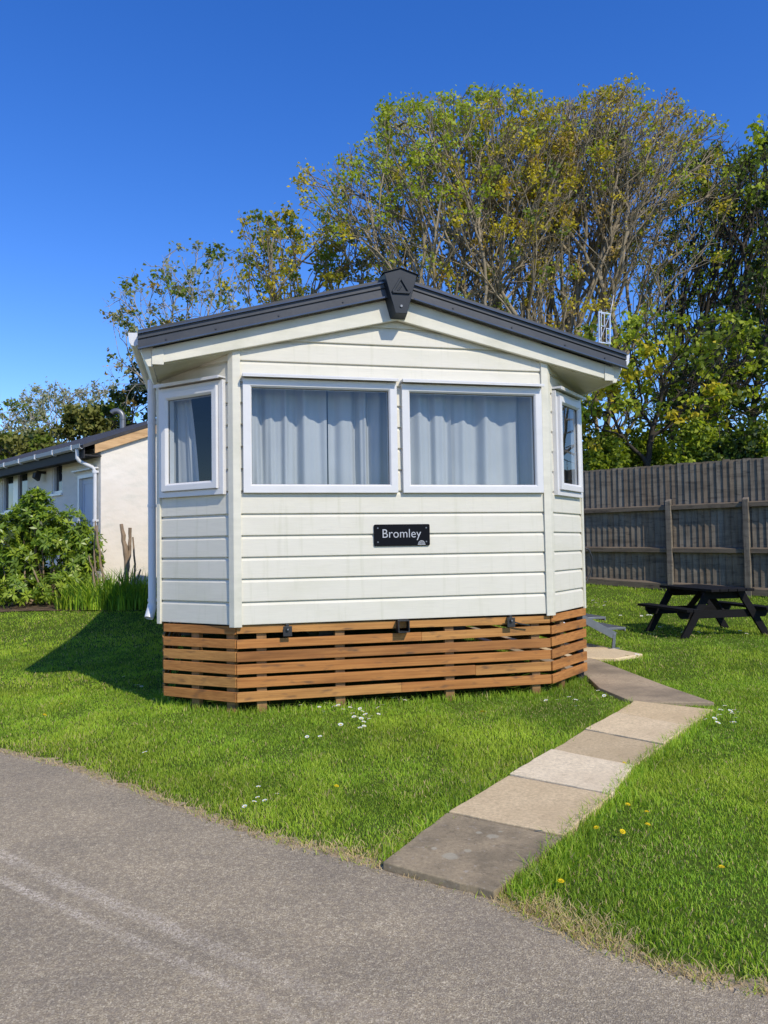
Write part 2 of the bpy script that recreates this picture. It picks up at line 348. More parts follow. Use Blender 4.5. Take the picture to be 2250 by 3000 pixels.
def tag(o, label=None, cat=None, group=None, kind=None):
    if label: o['label'] = label
    if cat: o['category'] = cat
    if group: o['group'] = group
    if kind: o['kind'] = kind
    return o
def empty(name, loc=(0, 0, 0), rz=0, label=None, cat=None, group=None):
    o = bpy.data.objects.new(name, None); COL.objects.link(o); o.location = loc; o.rotation_euler = (0, 0, rz)
    o.empty_display_size = .2
    return tag(o, label, cat, group)

# pixel of the 1659 x 2212 view of the photograph -> world (used only to read distances off the photo)
_p, _r, _f = R(2.543), R(0.914), 1673.6
def ray(px, py):
    a, b = px - 829.5, py - 1106
    X = (math.cos(_r) * a - math.sin(_r) * b) / _f; u = -(math.sin(_r) * a + math.cos(_r) * b) / _f
    return X, math.cos(_p) - math.sin(_p) * u, math.sin(_p) + math.cos(_p) * u
def at_depth(px, py, d):
    r = ray(px, py); t = d / r[1]; return Vector((r[0] * t, d, r[2] * t + CAM_H))
def gh(y):
    """height of the lawn: level, then rising gently to the boundary"""
    t = np.asarray(y, float) - 11.0
    return np.where(t < 0, 0, np.where(t < 1, .0425 * t * t, .085 * (np.minimum(t, 13) - .5)))
def on_ground(px, py):
    r = ray(px, py); t = 1.0
    for _ in range(60):
        z = float(gh(r[1] * t)); t2 = (z - CAM_H) / r[2] if r[2] < 0 else 30.0
        t = .5 * t + .5 * min(t2, 40)
    return Vector((r[0] * t, r[1] * t, float(gh(r[1] * t))))

# ------------------------------------------------------------------ ground, road, path
ROAD_EDGE = [(-14, 12.2), (-8, 8.65), (-4.2, 6.1), (-2.413, 4.881), (-1.818, 4.48), (-1.27, 4.002), (-.88, 3.65), (-.557, 3.381), (-.265, 3.196), (-.035, 3.04),
             (.36, 2.773), (.471, 2.629), (.586, 2.475), (.751, 2.325), (.857, 2.25), (1.024, 2.167), (1.6, 1.75), (3, .8), (7, -1.9), (14, -6.6)]
def wob(poly, amp, n):
    out = []
    for (a, b) in zip(poly[:-1], poly[1:]):
        for k in range(n):
            t = k / n; out.append((a[0] * (1 - t) + b[0] * t + rng.normal(0, amp), a[1] * (1 - t) + b[1] * t + rng.normal(0, amp)))
    return out + [poly[-1]]
b = MB()
ys = sorted(set([-400, -60, -20, -8, -2] + [round(x * .5, 2) for x in range(0, 54)] + [30, 40, 60, 120, 300, 900]))
xs = [-900, -200, -60, -30, -20, -14] + list(range(-12, 13, 2)) + [14, 20, 30, 60, 200, 900]
vs = [(x, y, float(gh(y))) for y in ys for x in xs]; nx = len(xs)
b.add(vs, [(j * nx + i, j * nx + i + 1, (j + 1) * nx + i + 1, (j + 1) * nx + i) for j in range(len(ys) - 1) for i in range(nx - 1)])
g = b.build("ground", M['soil'], smooth=True); tag(g, kind='structure')
edge = wob(ROAD_EDGE, .009, 16)
edge = sorted(edge); b = MB(); n_e = len(edge)
b.add([(x, y, .008) for x, y in edge] + [(x, -60, .008) for x, y in edge], [(i, i + n_e, i + n_e + 1, i + 1) for i in range(n_e - 1)])
b.add([(-60, -60, .008), (edge[0][0], -60, .008), (edge[0][0], edge[0][1], .008), (-60, 41, .008)], [(0, 1, 2, 3)])
tag(b.build("road", M['road']), kind='structure')
# bare dry strip of soil where the lawn meets the road
nrm = [(0.57, 0.82)] * len(ROAD_EDGE)
edge2 = sorted(wob(ROAD_EDGE[1:-1], .004, 16))
inner = [(x + .05 + rng.normal(0, .02), y + .06 + rng.normal(0, .02)) for x, y in edge2]; outer = [(x - .10, y - .13) for x, y in edge2]
b = MB(); m_ = len(edge2)
b.add([(x, y, .004) for x, y in inner] + [(x, y, .003) for x, y in outer], [(i, i + 1, m_ + i + 1, m_ + i) for i in range(m_ - 1)])
tag(b.build("verge", M['edge']), kind='structure')

BED = [(-11, 13.85), (-7.6, 13.8), (-5.6, 13.75), (-4.7, 13.7), (-4.0, 13.75), (-3.9, 14.6), (-5.6, 16.2), (-11, 20.5)]
b = MB(); bv = []
for k in range(len(BED)):
    a_, c_ = BED[k], BED[(k + 1) % len(BED)]
    for q in range(5): t = q / 5; bv.append((a_[0] * (1 - t) + c_[0] * t + rng.normal(0, .05), a_[1] * (1 - t) + c_[1] * t + rng.normal(0, .06)))
b.add([(x, y, float(gh(y)) + .015) for x, y in bv], [list(range(len(bv)))])
tag(b.build('flower_bed', M['bedsoil']), kind='structure')
PATH = [(1.88, 5.99), (2.48, 5.93), (2.37, 6.65), (2.21, 8.15), (1.36, 11.6), (.92, 11.5), (1.84, 7.2), (1.79, 6.6)]
b = MB(); b.slab([(x, y) for x, y in PATH], -.05, .032)
tag(b.build("path", M['concrete'], bevel=.008), kind='structure')

SL = [(-.035, 3.04), (.263, 3.586), (.631, 4.135), (.957, 4.609), (1.282, 5.113), (1.635, 5.607), (1.89, 6.0)]
SR = [(.36, 2.773), (.669, 3.314), (1.027, 3.832), (1.286, 4.309), (1.608, 4.746), (1.947, 5.208), (2.30, 5.68)]
slab_info = [('slabdark', .036, "dark lichen spotted paving slab at the road edge, first of the path"),
             ('slabtan', .040, "tan paving slab between the dark lichen spotted slab and the palest slab"),
             ('slabpale', .046, "palest greyish white paving slab, third from the road"),
             ('slabtan2', .038, "sandy brown paving slab just beyond the palest slab"),
             ('slabpink', .043, "pale sandy paving slab, fifth from the road along the path"),
             ('slabtan', .040, "sandy paving slab, last before the worn grey concrete path")]
for i, (mk, zt, lab) in enumerate(slab_info):
    q = [Vector(SL[i]), Vector(SR[i]), Vector(SR[i + 1]), Vector(SL[i + 1])]
    ex = [(q[1] - q[0]).normalized() * .07, (q[2] - q[3]).normalized() * .07]
    q[1] = q[1] + ex[0]; q[2] = q[2] + ex[1]
    if i == 0: q[1] = Vector(SR[0]) + ex[0] * .1
    c = sum(q, Vector((0, 0))) / 4; q = [c + (p - c) * .978 for p in q]
    n_ = 7; poly = []
    for a, d in zip(q, q[1:] + q[:1]):
        for k in range(n_):
            p = a.lerp(d, k / n_)
            if k: p = p + Vector((rng.normal(0, .0022), rng.normal(0, .0022)))
            poly.append((p.x - c.x, p.y - c.y))
    b = MB(); b.slab(poly, -.05, zt)
    o = b.build("paving_slab", M[mk], bevel=.005, loc=(c.x, c.y, 0)); o.rotation_euler = (R(rng.normal(0, .25)), R(rng.normal(0, .25)), 0)
    tag(o, lab, "paving slab", "paving slabs of the garden path")
SLABS = [[SL[0], SR[0], SR[-1], SL[-1]]]
pad = [(1.98, 8.32), (2.42, 8.22), (2.80, 8.52), (2.62, 9.0), (2.42, 9.6), (1.72, 9.5)]
b = MB(); b.slab([(x - 2.2, y - 8.8) for x, y in pad], -.05, .035)
tag(b.build("concrete_pad", M['slabpink'], bevel=.01, loc=(2.2, 8.8, 0)), "pale concrete pad under the grey metal steps beside the caravan", "concrete pad")

# ------------------------------------------------------------------ static caravan (local: x right, y into the caravan, z up)
CX, CY, YAW = 0.1214, 6.1656, 0.2267
CW, OW, DY, ZB = 1.2915, 1.875, 0.560, 0.668
LEN = 9.6
car = empty("static_caravan", (CX, CY, 0), YAW, "cream clad static caravan with bay front, grey pitched roof and curtained windows", "caravan")
def zt(u): return 3.385 - .265 * abs(u)
ROWS = [.671, .845, 1.02, 1.185, 1.349, 1.515, 1.69, 1.86, 2.03, 2.20, 2.37, 2.53, 2.695, 2.86, 3.0, 3.16, 3.30]
def siding(mb, A, B, rows, segs_for, clip=None):
    A = Vector(A); B = Vector(B); L = (B - A).length; d = (B - A) / L; n = Vector((d.y, -d.x))
    for z0, z1 in zip(rows[:-1], rows[1:]):
        prof = [(-.018, z1), (-.016, z1 - .004), (-.001, z1 - .028), (0.002, z0 + .008), (0.001, z0 + .003), (-.018, z0)]
        for (t0, t1) in segs_for(z0, z1, L):
            vs = []
            for o, z in prof:
                a, c = t0, t1
                if clip:
                    lo, hi = clip(z); a = max(a, lo); c = min(c, hi)
                for t in (a, max(a, c)):
                    p = A + d * t + n * o; vs.append((p.x, p.y, z))
            mb.add(vs, [(2 * k, 2 * k + 1, 2 * k + 3, 2 * k + 2) for k in range(len(prof) - 1)])
def fseg(z0, z1, L):
    if z0 > 1.68 and z1 < 2.54: return [(0, .085), (CW - .035, CW + .05), (L - .065, L)]
    return [(0, L)]
def bseg(z0, z1, L):
    if z0 > 1.68 and z1 < 2.54: return [(0, .12), (L - .06, L)]
    return [(0, L)]
b = MB()
siding(b, (-CW, 0), (CW, 0), ROWS, fseg, lambda z: (CW - min(CW, max(0, (3.30 - z) / .265)), CW + min(CW, max(0, (3.30 - z) / .265))))
b.build("front_wall", M['siding'], car)
b = MB(); siding(b, (-OW, DY), (-CW, 0), ROWS[:14], lambda z0, z1, L: [(L - c, L - a) for a, c in bseg(z0, z1, L)]); b.build("bay_wall", M['siding'], car)
b = MB(); siding(b, (CW, 0), (OW, DY), ROWS[:14], bseg); b.build("bay_wall", M['siding'], car)
side_rows = ROWS[:13]
b = MB(); siding(b, (-OW, LEN), (-OW, DY), side_rows, lambda z0, z1, L: [(0, L)]); b.build("side_wall", M['siding'], car)
b = MB(); siding(b, (OW, DY), (OW, LEN), side_rows, lambda z0, z1, L: [(0, L)]); b.build("side_wall", M['siding'], car)
b = MB(); siding(b, (OW, LEN), (-OW, LEN), ROWS, lambda z0, z1, L: [(0, L)], lambda z: (OW - min(OW, max(0, (3.3 - z) / .265)), OW + min(OW, max(0, (3.3 - z) / .265)))); b.build("rear_wall", M['siding'], car)
# floor and ceiling close the inside
b = MB(); hexa = [(-CW + .01, .02), (CW, .02), (OW - .03, DY + .02), (OW - .03, LEN - .02), (-OW + .03, LEN - .02), (-OW + .03, DY + .02)]
b.slab(hexa, .675, .72); b.build("floor", M['dark'], car)
b = MB(); b.box(-OW + .03, OW - .03, 2.6, 2.65, .72, 2.65); b.build("partition", M['dark'], car)
b = MB(); b.box(-.62, -.5, .25, LEN - .3, .48, .66); b.box(.5, .62, .25, LEN - .3, .48, .66)
for y in (.5, 3, 6, 9): b.box(-1.7, 1.7, y, y + .06, .56, .66)
b.build("chassis", M['steel'], car)
# corner posts: angled cover strips on the four front corners
def post(u, v, d1, d2, z1, w1=.052, w2=.045):
    d1 = Vector(d1).normalized(); d2 = Vector(d2).normalized(); c = Vector((u, v))
    n1 = Vector((d1.y, -d1.x)); n1 = n1 if n1.dot(c - Vector((0, 3))) > 0 else -n1
    n2 = Vector((d2.y, -d2.x)); n2 = n2 if n2.dot(c - Vector((0, 3))) > 0 else -n2
    o = .016; mid = c + (n1 + n2).normalized() * (o / max(.3, ((n1 + n2).normalized()).dot(n1)))
    poly = [c + d1 * w1 - n1 * .004, c + d1 * w1 + n1 * o, mid, c + d2 * w2 + n2 * o, c + d2 * w2 - n2 * .004, c - (n1 + n2).normalized() * .004]
    m = MB(); m.slab([(p.x, p.y) for p in poly], ZB - .012, z1); return m
bd = Vector((OW - CW, DY)).normalized()
post(-CW, 0, (1, 0), (-bd.x, bd.y), 2.85).build("corner_post", M['trim'], car, .003)
post(CW, 0, (-1, 0), (bd.x, bd.y), 2.85).build("corner_post", M['trim'], car, .003)
post(-OW, DY, (bd.x, -bd.y), (0, 1), 2.72, .03, .04).build("corner_post", M['trim'], car, .003)
post(OW, DY, (-bd.x, -bd.y), (0, 1), 2.72, .03, .04).build("corner_post", M['trim'], car, .003)
# windows
def panel_matrix(A, d):
    d = Vector(d).normalized(); n = Vector((-d.y, d.x))          # n points into the caravan when d runs left -> right
    m = Matrix(((d.x, n.x, 0, A[0]), (d.y, n.y, 0, A[1]), (0, 0, 1, 0), (0, 0, 0, 1))); return m
def frame_mb(mb, x0, x1, z0, z1, w, y0, y1, mat, cham=0.0):
    """a four sided mitred frame; its inner lip is chamfered"""
    o = [(x0, z0), (x1, z0), (x1, z1), (x0, z1)]
    i1 = [(x0 + w - cham, z0 + w - cham), (x1 - w + cham, z0 + w - cham), (x1 - w + cham, z1 - w + cham), (x0 + w - cham, z1 - w + cham)]
    i2 = [(x0 + w, z0 + w), (x1 - w, z0 + w), (x1 - w, z1 - w), (x0 + w, z1 - w)]
    for k in range(4):
        j = (k + 1) % 4
        P = [(o[k][0], y1, o[k][1]), (o[j][0], y1, o[j][1]), (o[k][0], y0, o[k][1]), (o[j][0], y0, o[j][1]),
             (i1[k][0], y0, i1[k][1]), (i1[j][0], y0, i1[j][1]), (i2[k][0], y0 + cham, i2[k][1]), (i2[j][0], y0 + cham, i2[j][1]),
             (i2[k][0], y1, i2[k][1]), (i2[j][0], y1, i2[j][1])]
        mb.add([mat @ Vector(p) for p in P], [(0, 1, 3, 2), (2, 3, 5, 4), (4, 5, 7, 6), (6, 7, 9, 8), (8, 9, 1, 0)])
def window(mat, x0, x1, z0, z1, w, casement, lab):
    m = MB(); frame_mb(m, x0, x1, z0, z1, w if not casement else .052, -.034, .05, mat, .012)
    wd = m.build("window", M['upvc'], car, .0025); wd['label'] = lab
    m = MB(); m.prism([(x0 - .004, z1 + .012), (x1 + .004, z1 + .012), (x1 + .004, z1 + .024), (x0 - .004, z1 + .030)], -.088, .01, mat)
    m.box(x0 - .004, x1 + .004, -.088, -.080, z1 + .002, z1 + .012, mat); m.build("drip_strip", M['upvc'], wd, .002)
    if casement:
        m = MB(); frame_mb(m, x0 + .048, x1 - .048, z0 + .048, z1 - .040, .062, -.056, .03, mat, .016); m.build("casement", M['upvc'], wd, .003)
        k = .109
    else: k = w
    gy = -.026 if casement else .002
    m = MB(); m.add([mat @ Vector(p) for p in ((x0 + k - .01, gy, z0 + k - .01), (x1 - k + .01, gy, z0 + k - .01), (x1 - k + .01, gy, z1 - k + .018), (x0 + k - .01, gy, z1 - k + .018))], [(0, 1, 2, 3)]); m.build("glass", M['glass'], wd)
    m = MB(); frame_mb(m, x0 + k - .004, x1 - k + .004, z0 + k - .004, z1 - k + (.012 if casement else .004), .007, gy - .004, gy + .003, mat); m.build("gasket", M['screw'], wd)
    return wd
FM = panel_matrix((0, 0), (1, 0))
window(FM, -1.222, -.012, 1.673, 2.552, .066, False, "wide white framed window with grey net curtains, left of the mullion")
window(FM, .030, 1.232, 1.673, 2.548, .066, False, "wide white framed window with pale net curtains, right of the mullion")
LM = panel_matrix((-OW, DY), (CW - OW, -DY)) if False else panel_matrix((-OW, DY), (OW - CW, -DY))
RM = panel_matrix((CW, 0), (OW - CW, DY))
PL = math.hypot(OW - CW, DY)
window(LM, PL - .770, PL - .080, 1.668, 2.55, .05, True, "narrow white casement window in the shaded bay side")
window(RM, .122, .755, 1.662, 2.555, .05, True, "narrow white casement window in the sunlit bay side reflecting trees")
# mullion: small board ends show between the two wide windows (front_wall segments); fixing screws on posts
# roof
b = MB(); b.prism([(-1.985, zt(1.985) - .005), (0, 3.385), (1.985, zt(1.985) - .005), (1.985, zt(1.985) - .06), (0, 3.31), (-1.985, zt(1.985) - .06)], -.088, LEN + .1)
rf = b.build("roof", M['roof'], car, .006)
def slope_bar(s, u0, u1, d0, d1, e0, e1, v0, v1):
    """a band following the gable: depth below roof line d0..d1 at u0, e0..e1 at u1"""
    return [(s * u0, zt(u0) - d0), (s * u1, zt(u1) - e0), (s * u1, zt(u1) - e1), (s * u0, zt(u0) - d1)], v0, v1
for s in (-1, 1):
    b = MB()
    for d0, d1, v0 in ((-.004, .022, -.112), (.022, .030, -.120), (.030, .066, -.114), (.066, .078, -.098), (.078, .135, -.110), (.135, .148, -.118)):
        pl, v0, v1 = slope_bar(s, 0, 1.98, d0, d1, d0 * .95, d1 * .95, v0, -.0885); b.prism(pl, v0, v1)
    tr_ = b.build("roof_trim", M['roof'], rf)
    b = MB()
    for d0, d1 in ((.020, .031), (.139, .150)):
        pl, v0, v1 = slope_bar(s, .12, 1.98, d0, d1, d0 * .95, d1 * .95, -.132, -.1205); b.prism(pl, v0, v1); b2 = b.build('trim_edge', M['lip'], rf); b = MB()
    for u in (.45, .95, 1.42, 1.78):
        sc = MB(); p = Vector((s * u, -.1105, zt(u) - .108)); sc.tube([p, p + Vector((0, -.006, 0))], .007, 10); sc.build("screw", M['screw'], rf)
    b = MB(); pl, v0, v1 = slope_bar(s, 0, 1.880, .150, .330, .140, .262, -.055, -.02); b.prism(pl, v0, v1); b.build("fascia_board", M['trim'], car, .004)
    b = MB(); b.box(min(s * 1.80, s * 1.885), max(s * 1.80, s * 1.885), -.064, -.0555, zt(1.86) - .268, zt(1.86) - .148); b.build("fascia_end_cap", M['trim'], car, .003)
    # soffit under the overhang of the bay, boxed eave along the side
    b = MB(); zs = lambda u: zt(u) - .27 - .06 * (1 - abs(u) / 1.868)
    b.add([(s * 1.22, -.02, zs(1.22)), (s * 1.876, -.02, zs(1.876)), (s * 1.876, .72, zs(1.876) - .0), (s * 1.22, .72, zs(1.22)),
           (s * 1.22, -.02, zs(1.22) + .012), (s * 1.876, -.02, zs(1.876) + .012), (s * 1.876, .72, zs(1.876) + .012), (s * 1.22, .72, zs(1.22) + .012)],
          [(0, 1, 2, 3), (4, 5, 6, 7), (0, 1, 5, 4), (1, 2, 6, 5), (2, 3, 7, 6), (3, 0, 4, 7)])
    b.build("soffit", M['soffit'], car)
    b = MB(); b.prism([(s * 1.8785, 2.612), (s * 1.912, 2.612), (s * 1.972, 2.735), (s * 1.972, 2.80), (s * 1.8785, 2.80)], -.05, LEN); b.build("eave_box", M['trim'], car)
    # gutter: open half-round channel on the eave
    prof = [(1.976, 2.862), (1.976, 2.80), (1.985, 2.775), (2.005, 2.763), (2.03, 2.768), (2.047, 2.79), (2.056, 2.862), (2.052, 2.862), (2.043, 2.793), (2.028, 2.773), (2.006, 2.769), (1.990, 2.779), (1.981, 2.80), (1.981, 2.862)]
    b = MB(); b.prism([(s * x, z) for x, z in prof], -.03, LEN + .05)
    b.prism([(s * x, z) for x, z in prof[:7]], -.034, -.030); b.build("gutter", M['pipe'], car)
# downpipe on the shaded corner with sockets, clips and shoe
dp = MB(); u, v = -1.940, .76
dp.tube([(u, v, 2.68), (u, v, 1.6), (u, v, .80), (u - .006, v - .01, .745), (u - .02, v - .035, .70)], .032, 12, False)
pd = dp.build("downpipe", M['pipe'], car, smooth=True)
b = MB(); b.tube([(u, v, 2.42), (u, v, 2.56)], .0345, 12, False); b.build("pipe_socket", M['pipe'], pd, smooth=True)
b = MB(); b.tube([(u, v, .80), (u - .004, v - .006, .77), (u - .024, v - .042, .69)], .037, 12, False); b.build("pipe_shoe", M['pipe'], pd, smooth=True)
for z in (2.32, 1.62, .835):
    b = MB(); b.tube([(u, v, z - .012), (u, v, z + .012)], .0365, 12, False); b.box(u + .025, -OW, v - .012, v + .012, z - .012, z + .012); b.build("pipe_clip", M['pipe'], pd)
dp = MB(); u, v = 1.925, 1.15
dp.tube([(2.012, v, 2.775), (2.012, v, 2.70), (1.975, v, 2.64), (u, v, 2.57), (u, v, .50), (u + .02, v - .01, .42)], .026, 12, False)
dp.build("downpipe", M['pipe'], car, smooth=True)
# ridge cap (keystone) with raised triangle emblem and bolt
b = MB(); F = [(-.132, 3.384), (0, 3.428), (.132, 3.384), (.047, 3.072), (-.047, 3.072)]
Bk = [(-.150, 3.384), (0, 3.432), (.150, 3.384), (.062, 3.06), (-.062, 3.06)]
b.add([(x, -.178, z) for x, z in F] + [(x, -.05, z) for x, z in Bk], [(0, 1, 2, 3, 4)] + [(i, (i + 1) % 5, (i + 1) % 5 + 5, i + 5) for i in range(5)])
b.prism([(-.148, 3.386), (0, 3.436), (.148, 3.386), (.148, 3.380), (0, 3.428), (-.148, 3.380)], -.190, -.05)
kc = b.build("ridge_cap", M['key'], car, .004)
b = MB(); T = [Vector((-.070, -.182, 3.235)), Vector((.070, -.182, 3.235)), Vector((0, -.182, 3.352))]
for a, c, w in ((0, 1, .020), (1, 2, .016), (2, 0, .016)): b.bar(T[a], T[c], w, .018, (0, 0, 1) if a != 0 else (0, 0, 1))
b.bar((-.028, -.182, 3.246), (.004, -.182, 3.29), .012, .012); b.build("emblem", M['key'], kc, .003)
b = MB(); b.tube([(0, -.178, 3.128), (0, -.186, 3.128)], .011, 12); b.build("bolt", M['galv'], kc, .002)
# name plate
pl_ = MB(); x0, x1, z0, z1, r = -.211, .246, 1.252, 1.424, .012; poly = []
for cx_, cz_, a0 in ((x1 - r, z1 - r, 0), (x0 + r, z1 - r, 90), (x0 + r, z0 + r, 180), (x1 - r, z0 + r, 270)):
    for k in range(5): a = R(a0 + k * 22.5); poly.append((cx_ + r * math.cos(a), cz_ + r * math.sin(a)))
pl_.prism(poly, -.014, -.002); plate = pl_.build("name_plate", M['black'], car, .0015)
plate['label'] = "black name plate with pale lettering"
cu = bpy.data.curves.new("lettering", 'FONT'); cu.body = "Bromley"; cu.size = .098; cu.align_x = 'CENTER'; cu.extrude = .0012; cu.resolution_u = 4; cu.space_character = 1.02; cu.offset = -.0006
to = bpy.data.objects.new("lettering_curve", cu); COL.objects.link(to)
bpy.context.view_layer.update()
tm = bpy.data.meshes.new_from_object(to.evaluated_get(bpy.context.evaluated_depsgraph_get()))
bpy.data.objects.remove(to)
tm.name = "lettering"; tm.materials.clear(); tm.materials.append(M['letter'])
tob = bpy.data.objects.new("lettering", tm); COL.objects.link(tob); tob.parent = plate
tob.location = (.012, -.0155, 1.318); tob.rotation_euler = (R(90), 0, 0)
wx = max(q.co.x for q in tm.vertices) - min(q.co.x for q in tm.vertices); tob.scale = (.315 / wx, .315 / wx * 1.06, 1)
b = MB(); cxl, czl = .176, 1.264
for k, (r0, w) in enumerate(((.026, .0055), (.017, .0055), (.008, .005))):
    b.tube([(cxl + r0 * math.cos(R(a)), -.0155, czl + r0 * 1.05 * math.sin(R(a))) for a in range(0, 181, 20)], w * .5, 6)
b.box(cxl - .032, cxl + .032, -.0165, -.0145, czl - .005, czl - .001); b.build("emblem", M['letter'], plate)
for x in (x0 + .03, x1 - .03):
    for z in (z0 + .032, z1 - .030): b = MB(); b.tube([(x, -.014, z), (x, -.0175, z)], .006, 10); b.build("screw", M['galv'], plate)
# tow socket and tie brackets under the front edge
b = MB(); frame_mb(b, -.036, .056, .572, .668, .008, -.055, .4, FM); b.build("tow_socket", M['steel'], car, .002)
for u in (-.90, .915):
    b = MB(); b.box(u - .012, u + .012, -.03, .05, .575, .67); b.box(u - .034, u + .034, -.036, -.03, .578, .655)
    b.tube([(u, -.036, .63), (u, -.052, .63)], .013, 8); b.tube([(u, -.052, .63), (u, -.056, .63)], .007, 8, mi=1); b.build("tie_bracket", [M['steel'], M['galv']], car, .002)
b = MB(); b.tube([(.915, -.03, .625), (1.0, -.028, .60), (1.08, -.024, .585)], .006, 6); b.build("tie_strap", M['steel'], car)
# black hose bulging from the sunlit side wall
b = MB(); b.tube([(OW + .01, .62, 1.22), (OW + .09, .62, 1.19), (OW + .125, .63, 1.12), (OW + .135, .64, 1.05), (OW + .115, .64, .97), (OW + .06, .63, .89), (OW + .01, .62, .86)], .009, 8); b.build("hose", M['steel'], car, smooth=True)

# curtains: each hangs from the rail inside a window, so each is a thing
def curtain(mat, x0, x1, z0, z1, y, folds, amp, lab, seed, gather=0.0, thin=0.0):
    r = np.random.default_rng(seed); nx, nz = 90, 16; ph = r.uniform(0, 6.28, 4); vs = []
    for j in range(nz + 1):
        tz = j / nz; z = z0 + (z1 - z0) * tz
        for i in range(nx + 1):
            t = i / nx; tw = t + .045 * math.sin(6.28 * t * 1.3 + ph[0]) * (1 - .3 * tz)
            a = amp * (.65 + .35 * math.sin(4 * t * 3.1 + ph[1]))
            off = a * math.sin(2 * math.pi * folds * tw + ph[2] + .5 * math.sin(2.2 * tz + ph[3])) + .35 * a * math.sin(2 * math.pi * folds * 2.3 * tw + ph[3])
            xx = x0 + (x1 - x0) * t
            if gather: xx = x0 + (xx - x0) * (1 - gather * tz ** 1.5)
            if thin: xx = xx + thin * (1 - tz) * (t)
            vs.append(mat @ Vector((xx, y + off, z)))
    m = MB(); m.add(vs, [(j * (nx + 1) + i, j * (nx + 1) + i + 1, (j + 1) * (nx + 1) + i + 1, (j + 1) * (nx + 1) + i) for j in range(nz) for i in range(nx)])
    o = m.build("curtain", M['curtain'], None, smooth=True); o.location = (CX, CY, 0); o.rotation_euler = (0, 0, YAW)
    return tag(o, lab, "curtain", "net curtains behind the caravan windows")
curtain(FM, -1.24, -.545, 1.60, 2.60, .20, 4.6, .040, "grey net curtain filling the left half of the wide window left of the mullion", 1)
curtain(FM, -.53, .01, 1.60, 2.60, .205, 3.6, .040, "grey net curtain filling the right half of the wide window left of the mullion", 2)
curtain(FM, .02, .50, 1.60, 2.60, .15, 2.6, .036, "pale net curtain filling the left part of the wide window beside the sunlit bay", 3)
curtain(FM, .485, 1.33, 1.60, 2.60, .185, 4.2, .040, "pale net curtain filling the right part of the wide window beside the sunlit bay", 4)
curtain(LM, .06, .38, 1.62, 2.58, .085, 3.2, .014, "drawn back net curtain in the narrow shaded bay window", 5, gather=.35)

# ------------------------------------------------------------------ timber skirting
sk = empty("timber_skirting", (CX, CY, 0), YAW, "slatted orange brown timber skirting closing the gap beneath the caravan", "skirting")
ZS = [(.600, .662), (.494, .562), (.394, .468), (.297, .371), (.196, .272), (.092, .166)]
def slat_panel(A, B, splits, seed, y=0.0):
    r = np.random.default_rng(seed); A = Vector(A); B = Vector(B); L = (B - A).length; mt = panel_matrix(A, B - A); m = MB()
    for k, (z0, z1) in enumerate(ZS):
        xs_ = [0] + [s_ for (kk, s_) in splits if kk == k] + [L]
        for a, c in zip(xs_[:-1], xs_[1:]):
            t0 = r.normal(0, .003); t1 = r.normal(0, .003); dy = r.normal(0, .0015)
            a2 = a + (.0015 if a else 0); P = []
            for yy in (y + dy, y + dy + .021):
                P += [(a2, yy, z0 + t0), (c, yy, z0 + t1), (c, yy, z1 + t1), (a2, yy, z1 + t0)]
            m.add([mt @ Vector(p) for p in P], [(0, 1, 2, 3), (7, 6, 5, 4), (0, 4, 5, 1), (1, 5, 6, 2), (2, 6, 7, 3), (3, 7, 4, 0)], int(r.choice(3, p=[.45, .33, .22])))
    return m.build("slat_panel", [M['slat'], M['slat2'], M['slat3']], sk, .003)
KX, KY = 1.280, .018
slat_panel((-KX, KY), (KX, KY), [(5, 1.28 - .0), (4, 1.9), (1, 1.45)], 3)
e = .008
slat_panel((-1.838, .490), (-KX - e, KY + .006), [], 4)
slat_panel((KX + e + .012, KY + .010), (1.868, .520), [], 5)
sp_l = slat_panel((-1.85, LEN - .05), (-1.85, .60), [(k, 3.1 + .4 * (k % 3)) for k in range(6)] + [(k, 6.4 + .3 * (k % 2)) for k in range(6)], 6)  # unseen side skirts, added to shut sunlight out of the underside
slat_panel((1.885, .61), (1.885, LEN - .05), [(k, 3.0 + .4 * (k % 3)) for k in range(6)], 7)
slat_panel((1.88, LEN - .03), (-1.845, LEN - .03), [], 8)
def spost(u, v, ang, z1=.655, w=.075, mk='slatpost'):
    m = MB(); mt = Matrix.Translation((u, v, 0)) @ Matrix.Rotation(ang, 4, 'Z'); m.box(-w / 2, w / 2, 0, .05, -.1, z1, mt); m.build("post", M[mk], sk, .003)
for u in (-1.092, -.485, .41, 1.157): spost(u, KY + .026, 0)
an = math.atan2(-.472, .550)
for t in (.42, .90): spost(-1.838 + t * .550 + .018, .490 - t * .466 + .022, an)
an = math.atan2(.490, .568)
for t in (.36,): spost(1.30 + t * .568 - .018, .028 + t * .49 + .022, an)
spost(1.82, .55, 0, .64, .06, 'steel')

# ------------------------------------------------------------------ aerial on the roof corner, steps
ae = empty("television_aerial", (0, 0, 0), 0, "small pale metal grid television aerial standing on the caravan roof corner", "aerial")
Mw = Matrix.Translation((CX, CY, 0)) @ Matrix.Rotation(YAW, 4, 'Z')
base = Mw @ Vector((1.87, .12, zt(1.87)))
ae.location = base; ae.rotation_euler = (0, R(2), YAW + R(12))
b = MB(); b.tube([(0, 0, -.01), (0.004, 0, .40)], .0045, 8); b.build("mast", M['alu'], ae, smooth=True)
b = MB(); frame_mb(b, -.028, .105, .108, .385, .010, -.005, .004, Matrix.Identity(4)); frame_mb(b, -.006, .035, .255, .37, .006, -.010, -.006, Matrix.Identity(4)); frame_mb(b, .05, .095, .118, .245, .006, -.010, -.006, Matrix.Identity(4))
b.bar((-.02, -.004, .12), (.10, -.004, .375), .004, .004); b.build("grid_panel", M['alu'], ae, .001)
